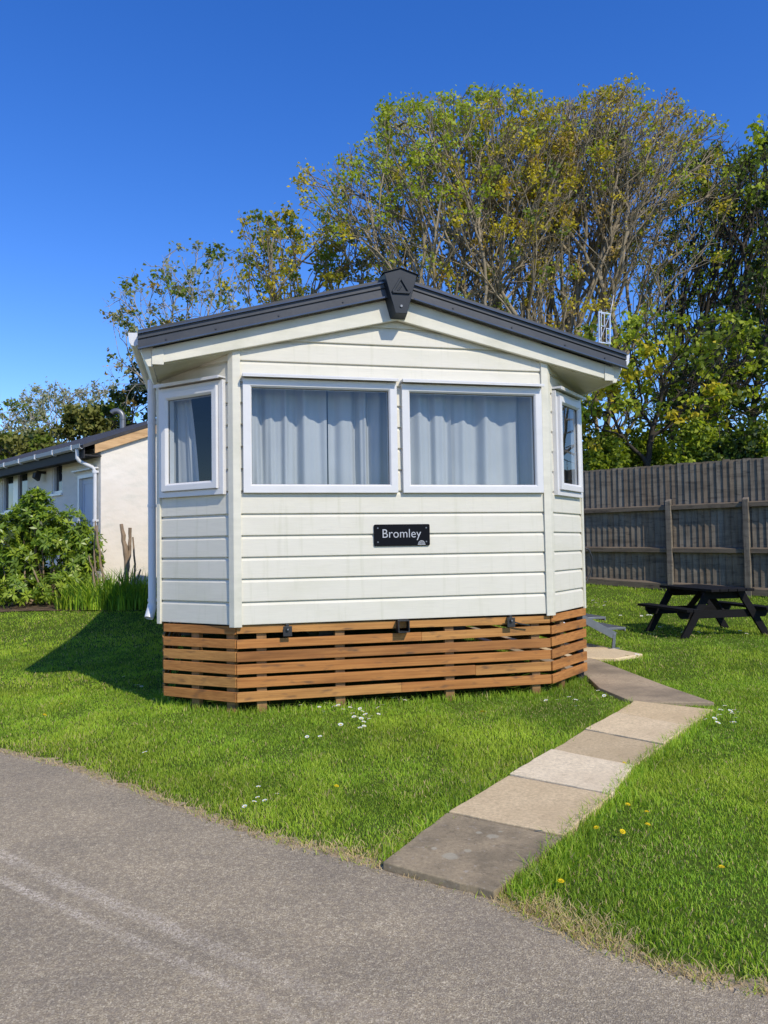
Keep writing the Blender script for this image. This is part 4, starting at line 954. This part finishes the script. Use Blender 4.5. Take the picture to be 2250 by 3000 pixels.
# trees behind the white building
TB = "trees behind the white building"
b1 = base_at(190, 36)
stats.append(tree("evergreen_tree", b1, [ell(195, 935, 68, 52, 36, 1.8), ell(120, 975, 60, 38, 36, 1.5), ell(240, 960, 55, 50, 36, 1.5), ell(180, 990, 130, 40, 36, 1.5)],
     "dense dark olive evergreen rising behind the building roof beside the flue", "tree", TB, 31, 1500, .30, 2.6, .40, .014, 'barkdark', (('lf_ever', .75), ('lf_dark', .25)), 40, .60, (.16, .30), 3, .40, None, .42, .05, .12, 2.4, .8))
b2 = base_at(130, 44)
stats.append(tree("bare_tree", b2, [ell(130, 900, 95, 64, 44, 2.2), ell(220, 875, 55, 42, 44, 1.6), ell(100, 960, 110, 50, 44, 2.0)],
     "pale grey almost leafless tree behind the dark evergreen", "tree", TB, 32, 2200, .30, 2.6, .38, .016, 'barkpale', (('lf_grey', 1.0),), 7, .35, (.12, .2), 4, .6, None, .5, .08, .12, 2.5, .3))
b3 = base_at(35, 42)
stats.append(tree("bare_tree", b3, [ell(35, 935, 62, 62, 42, 2.0), ell(-20, 955, 50, 55, 42, 1.8)],
     "pale sparse tree with light green buds at the left edge", "tree", TB, 33, 1500, .32, 2.6, .42, .015, 'barkpale', (('lf_grey', .5), ('lf_green', .5)), 12, .34, (.14, .22), 3, .6, None, .5, .06, .12, 2.5, .3))
b4 = base_at(300, 31)
stats.append(tree("dark_tree", b4, [ell(300, 895, 42, 60, 31, 1.4), ell(265, 905, 30, 50, 31, 1.2), ell(300, 830, 22, 40, 31, .8)],
     "dark green tree showing between the flue and the caravan", "tree", TB, 34, 900, .28, 2.4, .38, .013, 'barkdark', (('lf_dark', .8), ('lf_green', .2)), 26, .42, (.14, .24), 3, .40, None, .42, .05, .12, 2.4, .6))
b5 = base_at(10, 33)
stats.append(tree("evergreen_tree", b5, [ell(15, 992, 75, 44, 33, 1.6), ell(85, 992, 60, 36, 33, 1.4)],
     "low green bushy tree over the far end of the building roof", "tree", TB, 35, 900, .28, 2.6, .38, .013, 'barkdark', (('lf_ever', .5), ('lf_green', .5)), 34, .5, (.15, .26), 3, .40, None, .42, .05, .12, 2.4, .6))

# ------------------------------------------------------------------ hedge bushes behind the fence, shrub, plants
def bush(name, c, rad, lab, cat, group, seed, n_leaf, size, mats, elong=1.0, ground=0.0, shell=.5, stem=True, bark='barkdark', lumps=9):
    r = np.random.default_rng(seed); c = np.array(c); rad = np.array(rad)
    t = empty(name, (c[0], c[1], ground), 0, lab, cat, group)
    d = r.normal(size=(lumps, 3)); d /= np.linalg.norm(d, axis=1)[:, None]; d *= r.uniform(.45, 1.0, lumps)[:, None]
    cen = c + d * rad * .66; lr = r.uniform(.28, .44, lumps)
    q = r.integers(0, lumps, n_leaf); dd = r.normal(size=(n_leaf, 3)); dd /= np.linalg.norm(dd, axis=1)[:, None]
    pos = cen[q] + dd * (r.uniform(0, 1, n_leaf)[:, None] ** shell) * lr[q][:, None] * rad
    pos = pos[pos[:, 2] > ground + .04]; n = len(pos)
    # rosettes: several leaves share one shoot
    V, F = kites(pos, r.uniform(size[0], size[1], n), r, .9, elong)
    w = np.cumsum([m_[1] for m_ in mats]); w = w / w[-1]
    mi = np.searchsorted(w, r.uniform(0, 1, n))
    raw_mesh("foliage", V - np.array([c[0], c[1], ground]), np.full(n, 4), F.ravel(), [M[m_[0]] for m_ in mats], mi, t)
    if stem:
        m = MB()
        for k in range(14):
            e_ = cen[k % lumps] + r.normal(0, .25, 3) * rad; b0 = np.array([c[0], c[1], ground]) + np.append(r.normal(0, .18, 2), 0)
            mid = (b0 + e_) / 2 + r.normal(0, .1, 3); m.tube([Vector(x - np.array([c[0], c[1], ground])) for x in (b0, mid, e_)], [.02, .014, .006], 6)
        m.build("stems", M[bark], t, smooth=True)
    return t
HG = "bushes along the back of the fence"
for i, (px, py, rx, ry, d, mk, lab) in enumerate([
    (1300, 1000, 60, 55, 18.2, (('lf_green', .7), ('lf_lime', .3)), "green bush over the fence top closest to the caravan corner"),
    (1400, 970, 75, 60, 19.0, (('lf_green', .6), ('lf_lime', .4)), "bright green bush over the fence, second from the caravan"),
    (1500, 985, 60, 55, 17.2, (('lf_lime', .55), ('lf_green', .45)), "lime green bush over the fence above the picnic table"),
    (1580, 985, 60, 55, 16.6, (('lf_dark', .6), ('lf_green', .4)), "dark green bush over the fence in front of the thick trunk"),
    (1665, 985, 50, 55, 16.0, (('lf_lime', .5), ('lf_green', .5)), "bright green bush over the fence at the right edge")]):
    e_ = ell(px, py, rx, ry, d, .9); gz_ = float(gh(d)); top = e_[0][2] + e_[1][2]
    c = (e_[0][0], e_[0][1], (top + gz_) / 2 + .2); bush("hedge_bush", (c[0], c[1], c[2] + .15), (e_[1][0] * 1.35, 1.0, (top - gz_) / 2 + .2), lab, "bush", HG, 60 + i, 9000, (.07, .14), mk, 1.1, gz_, .45, lumps=18)
def rosette_shrub(name, c, rad, lab, seed, n_ros, length, mats, ground):
    """broad shrub: shoots end in whorls of long leaves; lumps leave dark hollows between them"""
    r = np.random.default_rng(seed); c = np.array(c); rad = np.array(rad); org = np.array([c[0], c[1], ground])
    t = empty(name, tuple(org), 0, lab, "shrub"); L = 34
    d = r.normal(size=(L, 3)); d /= np.linalg.norm(d, axis=1)[:, None]; d *= r.uniform(.35, .86, L)[:, None]; cen = c + d * rad; lr = r.uniform(.20, .40, L)
    cen = np.concatenate([cen, [c + np.array([.02, -.2, .98]) * rad, c + np.array([-.75, -.3, .62]) * rad, c + np.array([.86, -.2, -.1]) * rad]]); cen = np.concatenate([cen, [c + np.array(q_) * rad for q_ in ((-.6, -.5, -.62), (-.1, -.7, -.66), (.45, -.6, -.62), (.75, -.3, -.55), (-.9, -.3, -.6))]]); lr = np.concatenate([lr, [.2, .25, .2, .32, .32, .32, .26, .3]]); L += 8
    q = r.integers(0, L, n_ros); dd = r.normal(size=(n_ros, 3)); dd[:, 2] += .35; dd /= np.linalg.norm(dd, axis=1)[:, None]
    p = cen[q] + dd * (r.uniform(.0, 1, n_ros) ** .35)[:, None] * lr[q][:, None] * rad; ax = dd + (p - c) / rad * .6; ax[:, 2] += .35; ax /= np.linalg.norm(ax, axis=1)[:, None]
    k = p[:, 2] > ground + .05; p, ax = p[k], ax[k]; n = len(p); m_ = 8
    u = np.cross(ax, r.normal(size=(n, 3))); u /= np.linalg.norm(u, axis=1)[:, None]; w = np.cross(ax, u)
    th = (np.arange(m_)[None] * 2 * np.pi / m_ + r.uniform(0, 6, (n, 1)) + r.normal(0, .25, (n, m_)))[..., None]
    rd = u[:, None] * np.cos(th) + w[:, None] * np.sin(th); el = r.normal(.35, .35, (n, m_))[..., None]
    ld = rd * np.cos(el) + ax[:, None] * np.sin(el); sd_ = np.cross(ld, ax[:, None]); sd_ /= np.linalg.norm(sd_, axis=2, keepdims=True) + 1e-9
    ln = r.uniform(length[0], length[1], (n, m_))[..., None]; o = p[:, None] + rd * .006; nr = np.cross(sd_, ld)
    V = np.stack([o, o + ld * ln * .5 + sd_ * ln * .17 + nr * ln * .03, o + ld * ln - nr * ln * .16, o + ld * ln * .5 - sd_ * ln * .17 + nr * ln * .03], 2).reshape(-1, 3)
    F = (np.arange(n * m_) * 4)[:, None] + np.arange(4)[None]; ww = np.cumsum([x[1] for x in mats]); mi = np.repeat(np.searchsorted(ww / ww[-1], r.uniform(0, 1, n)), m_)
    raw_mesh("foliage", V - org, np.full(n * m_, 4), F.ravel(), [M[x[0]] for x in mats], mi, t)
    m = MB()
    for k in range(46):
        e_ = c + (cen[k % L] - c) * .85; e_[2] = max(e_[2], ground + .3); b0 = org + np.append(r.normal(0, .22, 2), 0); mid = (b0 + e_) / 2 + r.normal(0, .12, 3)
        m.tube([Vector(x - org) for x in (b0, mid, e_)], [.022, .014, .006], 6)
    m.build("stems", M['cutwood'], t, smooth=True); return t
cb = at_depth(85, 1200, 14.9); gb = float(gh(14.9))
rosette_shrub("evergreen_shrub", (cb.x, 14.9, gb + .90), (1.22, 1.0, 1.04), "large rounded shrub of glossy leaves before the white building", 77, 2700, (.085, .15), (('lf_shrub', .52), ('lf_shrub2', .40), ('lf_dark', .08)), gb)
# cut stems
def cut_stems(px, d, stems_, lab):
    c0 = at_depth(px, 1200, d); gz_ = float(gh(d)); t = empty("cut_shrub", (c0.x, d, gz_), 0, lab, "cut shrub", "cut back shrubs by the white wall")
    for pts, r0, r1 in stems_:
        P = [at_depth(x, y, d + dz) for x, y, dz in pts]; P = [Vector((q.x - c0.x, q.y - d, q.z - gz_)) for q in P]
        # extra points with slight wander, swollen cut top
        Q = []
        for a, c in zip(P[:-1], P[1:]):
            for k in range(4): Q.append(a.lerp(c, k / 4) + Vector(tuple(rng.normal(0, .008, 3))))
        Q.append(P[-1]); n = len(Q); rr = [(r0 + (r1 - r0) * i / (n - 1)) * (1 + .12 * rng.normal()) for i in range(n)]
        m = MB(); m.tube(Q, rr, 8); m.build("stem", M['cutwood'], t, smooth=False)
cut_stems(225, 14.4, [([(238, 1330, 0), (222, 1240, 0), (212, 1180, 0), (209, 1135, 0)], .032, .018), ([(236, 1325, .1), (212, 1260, .1), (203, 1200, .1), (206, 1125, .1)], .022, .012), ([(215, 1320, 0), (204, 1260, .1), (192, 1200, .1)], .024, .012)],
          "two thin cut back stems rising beside the white building downpipe")
cut_stems(272, 14.2, [([(275, 1330, 0), (274, 1240, 0), (270, 1180, 0), (262, 1132, 0)], .055, .034), ([(276, 1235, 0), (280, 1190, .05), (281, 1140, .05)], .034, .03), ([(289, 1330, .1), (291, 1240, .1), (287, 1160, .1)], .02, .015), ([(291, 1300, 0), (296, 1262, 0), (304, 1230, 0)], .024, .016)],
          "stout cut back stump of several stems in front of the sunlit white gable")
# strap-leaved clump
def strap_clump(name, cx_, cy_, rx, ry, n, hgt, lab, seed, mats):
    r = np.random.default_rng(seed); gz_ = float(gh(cy_)); a = r.uniform(0, 6.283, n); q = np.sqrt(r.uniform(0, 1, n))
    bx = q * np.cos(a) * rx; by = q * np.sin(a) * ry; h = r.uniform(.35, 1.1, n) * hgt * (1.08 - .45 * q ** 2); ang = r.uniform(0, 6.283, n); lean = r.uniform(.05, .75, n) * h; w = r.uniform(.006, .013, n)
    dx, dy = np.cos(ang), np.sin(ang); V = np.zeros((n, 7, 3))
    for k, (t, ww) in enumerate(((0, .7), (.45, 1), (.8, .7))):
        for s_ in (0, 1):
            V[:, k * 2 + s_, 0] = bx + dx * lean * t ** 2 + (-dy) * w * ww * (s_ - .5) * 2; V[:, k * 2 + s_, 1] = by + dy * lean * t ** 2 + dx * w * ww * (s_ - .5) * 2; V[:, k * 2 + s_, 2] = h * (t - .18 * t ** 3)
    V[:, 6, 0] = bx + dx * lean; V[:, 6, 1] = by + dy * lean; V[:, 6, 2] = h * .84
    o7 = (np.arange(n) * 7)[:, None]; lp = np.concatenate([o7 + np.array([[0, 1, 3, 2]]), o7 + np.array([[2, 3, 5, 4]]), o7 + np.array([[4, 5, 6]])], 1).ravel()
    sizes = np.tile([4, 4, 3], n)
    o = raw_mesh(name, V.reshape(-1, 3), sizes, lp, [M[x] for x in mats], np.repeat(r.integers(0, len(mats), n), 3)); o.location = (cx_, cy_, gz_); tag(o, lab, "plant", "leafy clumps by the white wall"); return o
x1_ = at_depth(205, 1200, 14.0).x; x2_ = at_depth(275, 1200, 13.9).x
strap_clump("strap_leaved_plant", x1_, 14.0, .72, .34, 520, .66, "grassy strap leaved clump between the shrub and the stout cut stump", 90, ('strap', 'grass1', 'grass2'))
strap_clump("strap_leaved_plant", x2_, 13.9, .62, .34, 620, .86, "taller strap leaved clump around the stout cut stump by the caravan", 91, ('strap', 'grass1', 'strap'))

# ------------------------------------------------------------------ grass
def inside(px, py, poly):
    poly = np.asarray(poly, float); c = np.zeros(len(px), bool); j = len(poly) - 1
    for i in range(len(poly)):
        xi, yi = poly[i]; xj, yj = poly[j]
        cond = ((yi > py) != (yj > py)) & (px < (xj - xi) * (py - yi) / (yj - yi + 1e-12) + xi); c ^= cond; j = i
    return c
ex_ = np.array(ROAD_EDGE); 
def road_side(x, y):
    """signed distance-like measure: > 0 on the lawn"""
    yy = np.interp(x, ex_[:, 0], ex_[:, 1]); return (y - yy) * .82
def to_world(u, v): return (CX + u * math.cos(YAW) - v * math.sin(YAW), CY + u * math.sin(YAW) + v * math.cos(YAW))
CARP = [to_world(u, v) for u, v in ((-1.22, .09), (1.22, .09), (1.79, .64), (1.80, LEN - .1), (-1.80, LEN - .1), (-1.78, .64))]
SLP = [SL[0]] + SL[1:] + [(x + .01, y - .005) for x, y in SR[::-1]]
def blades(zones, seed):
    r = np.random.default_rng(seed); X = []; Y = []; Sc = []
    for (y0, y1, dens, sc) in zones:
        xm = .64 * y1 + .5; n = int((y1 - y0) * 2 * xm * dens)
        x = r.uniform(-xm, xm, n); y = r.uniform(y0, y1, n); k = np.abs(x) < .62 * y + .5
        X.append(x[k]); Y.append(y[k]); Sc.append(np.full(k.sum(), sc))
    return np.concatenate(X), np.concatenate(Y), np.concatenate(Sc), r
def vnoise(x, y, f, seed):
    r = np.random.default_rng(seed); s_ = np.zeros_like(x)
    for k in range(6):
        a = r.uniform(0, 6.283); ff = f * r.uniform(.6, 1.7); s_ += np.sin((x * math.cos(a) + y * math.sin(a)) * ff + r.uniform(0, 6.283))
    return s_ / 6 ** .5
def grass_mesh(name, x, y, h, w, lean_amt, mats, mi, r):
    n = len(x); ang = r.uniform(0, 6.283, n); face = r.uniform(0, 6.283, n); lean = r.uniform(.1, 1, n) * lean_amt * h
    z = gh(y); dx, dy = np.cos(ang) * lean, np.sin(ang) * lean; fx, fy_ = np.cos(face) * w, np.sin(face) * w
    V = np.zeros((n, 5, 3))
    V[:, 0] = np.stack([x - fx, y - fy_, z - .004], 1); V[:, 1] = np.stack([x + fx, y + fy_, z - .004], 1)
    V[:, 2] = np.stack([x - fx * .8 + dx * .35, y - fy_ * .8 + dy * .35, z + h * .6], 1); V[:, 3] = np.stack([x + fx * .8 + dx * .35, y + fy_ * .8 + dy * .35, z + h * .6], 1)
    V[:, 4] = np.stack([x + dx, y + dy, z + h], 1)
    o5 = (np.arange(n) * 5)[:, None]; lp = np.concatenate([o5 + np.array([[0, 1, 3, 2]]), o5 + np.array([[2, 3, 4]])], 1).ravel()
    return raw_mesh(name, V.reshape(-1, 3), np.tile([4, 3], n), lp, [M[q] for q in mats], np.repeat(mi, 2))
zones = [(.2, 3.0, 17000, .85), (3.0, 4.5, 14000, .85), (4.5, 7.0, 9000, 1.0), (7.0, 10.0, 3000, 1.35), (10.0, 17.5, 1100, 1.9)]
x, y, sc, r = blades(zones, 5)
rs_ = road_side(x, y) + r.normal(0, .012, len(x))
ok = (rs_ > .03) & ~inside(x, y, SLP) & ~inside(x, y, PATH) & ~inside(x, y, CARP) & ~inside(x, y, pad) & ~inside(x, y, BED)
x, y, sc, rs_ = x[ok], y[ok], sc[ok], rs_[ok]
thin = r.uniform(0, 1, len(x)) < np.clip(.12 + rs_ * 5.0, 0, 1); x, y, sc, rs_ = x[thin], y[thin], sc[thin], rs_[thin]
tuft = vnoise(x, y, 9.0, 1); broad = vnoise(x, y, 2.2, 2); fine = vnoise(x, y, 28, 3)
h = (.021 + .006 * tuft + .004 * broad + .004 * fine).clip(.010, .05) * r.uniform(.55, 1.2, len(x)) * (1 + .28 * (sc - 1)); h *= np.clip(.45 + rs_ * 4, .45, 1)
w = .0019 * r.uniform(.7, 1.4, len(x)) * sc
v_ = broad * .75 + tuft * .4 + r.normal(0, .65, len(x)); mi = np.where(v_ > .55, 1, np.where(v_ < -.55, 2, 0))
dry = r.uniform(0, 1, len(x)) < np.clip(.05 + .07 * (vnoise(x, y, 3.1, 8) > .8) + np.exp(-rs_ * 14) * .75, 0, .9); mi = np.where(dry, 3, mi)
tag(grass_mesh("grass", x, y, h, w, 1.25, ('grass1', 'grass2', 'grass3', 'straw'), mi, r), "short green lawn grass with pale dry blades", "grass", kind='stuff')
NB = len(x)
# longer tufts along the foot of the skirting, fence and slab edges
xs_, ys_ = [], []
def along(pts, n, jit):
    pts = np.array(pts, float); seg = r.integers(0, len(pts) - 1, n); t = r.uniform(0, 1, n)[:, None]
    p = pts[seg] * (1 - t) + pts[seg + 1] * t + r.normal(0, jit, (n, 2)); xs_.append(p[:, 0]); ys_.append(p[:, 1])
along([to_world(u, v) for u, v in ((-1.86, .60), (-1.30, .03), (-.4, .02), (.5, .02), (1.28, .02), (1.86, .58))], 2600, .05)
along(SL, 2200, .03); along([(a + .06, b_ - .04) for a, b_ in SR[1:]], 3200, .035); along([(.45, 2.78), (.60, 2.98), (.75, 3.27)], 1500, .04)
along([(FB.x + FD.x * t - .1, FB.y + FD.y * t - .12) for t in (-3, 4)], 1500, .06)
x = np.concatenate(xs_); y = np.concatenate(ys_); ok = (~inside(x, y, SLP) | (r.uniform(0, 1, len(x)) < .05)) & ~inside(x, y, PATH) & (road_side(x, y) > .04); x, y = x[ok], y[ok]
h = r.uniform(.025, .075, len(x)); w = .002 * r.uniform(.8, 1.4, len(x)) * (1 + (y > 9)); mi = r.choice(4, len(x), p=[.45, .25, .25, .05])
tag(grass_mesh("grass_tufts", x, y, h, w, .9, ('grass1', 'grass2', 'grass3', 'straw'), mi, r), "longer grass fringing the skirting, path and fence", "grass", kind='stuff')
# dry straw lying along the road edge, thickest by the corner of the dark slab
xs_, ys_ = [], []
along(ROAD_EDGE[2:17], 3800, .035); along([(.40, 2.80), (.50, 2.66), (.66, 2.46)], 2600, .055); along([(-.3, 3.26), (-.02, 3.12), (.12, 3.42)], 700, .06)
x = np.concatenate(xs_) + .02; y = np.concatenate(ys_) + .03; ok = ~inside(x, y, SLP) & (road_side(x, y) > -.05); x, y = x[ok], y[ok]
mi = (r.uniform(0, 1, len(x)) < .22).astype(int)
tag(grass_mesh("dry_grass", x, y, r.uniform(.006, .032, len(x)), .0016 * r.uniform(.7, 1.4, len(x)), 2.0, ('straw', 'grass2'), mi, r), "dry straw coloured grass lying along the road edge", "dry grass", kind='stuff')

# ------------------------------------------------------------------ flowers: one daisy and one dandelion built, then copied
def flower(name, mats, n_pet, R0, R1, hgt, double=False):
    m = MB(); m.tube([(0, 0, -.005), (.002, .001, hgt)], .0009, 5, mi=2)
    for lay in range(2 if double else 1):
        for k in range(n_pet):
            a = 2 * math.pi * (k + .5 * lay) / n_pet; a2 = math.pi / n_pet * 1.05; rr = R1 * (1 - .35 * lay); z = hgt + .0035 * lay
            P = [(R0 * math.cos(a), R0 * math.sin(a), z), (rr * .8 * math.cos(a - a2), rr * .8 * math.sin(a - a2), z + .002), (rr * math.cos(a), rr * math.sin(a), z + .0025), (rr * .8 * math.cos(a + a2), rr * .8 * math.sin(a + a2), z + .002)]
            m.add(P, [(0, 1, 2, 3)], 0)
    c = [(R0 * 1.1 * math.cos(k * .7854), R0 * 1.1 * math.sin(k * .7854), hgt + .0012) for k in range(8)]
    m.add(c + [(0, 0, hgt + .004)], [(k, (k + 1) % 8, 8) for k in range(8)], 1)
    return m.build(name, mats)
daisy0 = flower("daisy", [M['petal'], M['yellow'], M['stemg']], 11, .0048, .0155, .047)
dand0 = flower("dandelion", [M['yellow'], M['yellow'], M['stemg']], 14, .003, .017, .05, True)
first = {}
def put(o0, px, py, lab, cat, group, k):
    p = on_ground(px, py)
    if p.y < 1.5 or p.y > 17: return
    o = o0 if o0.name not in first else o0.copy()
    if o0.name in first: COL.objects.link(o)
    first[o0.name] = 1
    o.location = (p.x, p.y, p.z + rng.uniform(-.012, .004)); o.scale = (k, k, 1); o.rotation_euler = (rng.normal(.22, .15), rng.normal(0, .15), rng.uniform(0, 6))
    tag(o, lab, cat, group)
D1 = [(290, 285), (445, 268), (408, 300), (480, 268), (495, 290), (515, 285), (540, 285), (435, 325), (455, 320), (560, 312), (605, 305), (648, 300), (680, 298), (680, 320), (630, 345), (650, 365), (642, 352), (680, 375), (690, 395), (697, 420), (680, 432), (550, 412), (720, 345), (738, 350), (730, 365), (740, 378), (785, 343), (808, 298), (825, 278), (905, 235), (925, 228), (935, 240), (962, 247), (560, 248)]
for a, c in D1: put(daisy0, 553 + a * .3333, 1441 + c * .3333, "small white daisy in the thick patch before the middle of the timber skirting", "daisy", "daisies before the timber skirting", rng.uniform(.95, 1.3))
for a, c in [(335, 490), (418, 488)]: put(daisy0, 553 + a * .3333, 1441 + c * .3333, "one of two white daisies apart on the lawn before the skirting patch", "daisy", "pair of daisies on the front lawn", .95)
for a, c in [(1335, 425), (1362, 397), (1400, 375), (1395, 328), (1490, 370), (1440, 395)]: put(daisy0, .4 * a, 1590 + .4 * c, "white daisy in the loose group on the lawn near the road edge", "daisy", "daisies near the road edge", .82)
D3 = [(1340, 470), (1360, 490), (1410, 490), (1300, 495), (1255, 518), (1310, 545), (1245, 548), (1215, 570), (1265, 578), (1370, 530), (1385, 525), (1445, 515), (1420, 555), (1370, 590), (1410, 590), (1300, 540)]
for a, c in D3: put(daisy0, 1179.7 + .2889 * a, 1404 + .2889 * c, "white daisy in the tight patch beside the far end of the slab path", "daisy", "daisies beside the far slabs", rng.uniform(.95, 1.25))
for a, c in [(395, 350), (440, 375), (470, 380), (385, 420), (240, 460), (95, 415), (215, 415), (180, 390), (10, 420)]: put(daisy0, 1179.7 + .2889 * a, 1404 + .2889 * c, "white daisy scattered in the grass between the skirting and the concrete path", "daisy", "daisies by the concrete path", 1.1)
for a, c in [(380, 185), (450, 235), (495, 240), (370, 255), (400, 310), (485, 340), (650, 215), (655, 305), (505, 290), (1015, 540), (1250, 1275), (1160, 1490), (1370, 1455)]: put(daisy0, 1246 + .0933 * a, 1285 + .0933 * c, "distant white daisy on the lawn between the caravan and the fence", "daisy", "daisies on the back lawn", 1.7)
for a, c in [(160, 515), (240, 510), (265, 515), (555, 690), (655, 720), (830, 715), (1325, 705), (1400, 740), (370, 650)]: put(daisy0, 1356.6 + .1822 * a, 1241 + .1822 * c, "white daisy in the grass under and around the picnic table", "daisy", "daisies around the picnic table", 1.6)
for a, c in [(298, 1492), (305, 1493), (317, 1640), (292, 1489), (270, 1470)]: put(daisy0, a, c, "white daisy on the lawn at the shaded left side of the caravan", "daisy", "daisies left of the caravan", 1.1)
for (a, c, lab) in [(133, 1531, "yellow dandelion on the left lawn, farther of a close pair"), (90, 1555, "yellow dandelion on the left lawn, closest to the left edge"),
                    (723, 1716, "lone yellow dandelion in the middle of the front lawn"), (1042, 1545, "lone yellow dandelion just before the right end of the skirting"),
                    (1345, 1662, "yellow dandelion touching the edge of the sandy brown slab"), (1352, 1758, "yellow dandelion on the right lawn level with the palest slab"),
                    (1398, 1776, "yellow dandelion, upper right of the loose group beside the tan slab"), (1395, 1799, "yellow dandelion, lower right of the loose group beside the tan slab"),
                    (1337, 1805, "yellow dandelion, middle of the loose group beside the tan slab"), (1293, 1803, "yellow dandelion, nearest the tan slab in its loose group"),
                    (1560, 1893, "lone yellow dandelion deep in the right foreground grass"), (1420, 1367, "yellow dandelion beside the picnic table leg"), (1210, 1921, "yellow dandelion near the straw at the dark slab corner")]:
    put(dand0, a, c + 4, lab, "dandelion", "dandelions in the lawn", .78 if c > 1600 else 1.0)
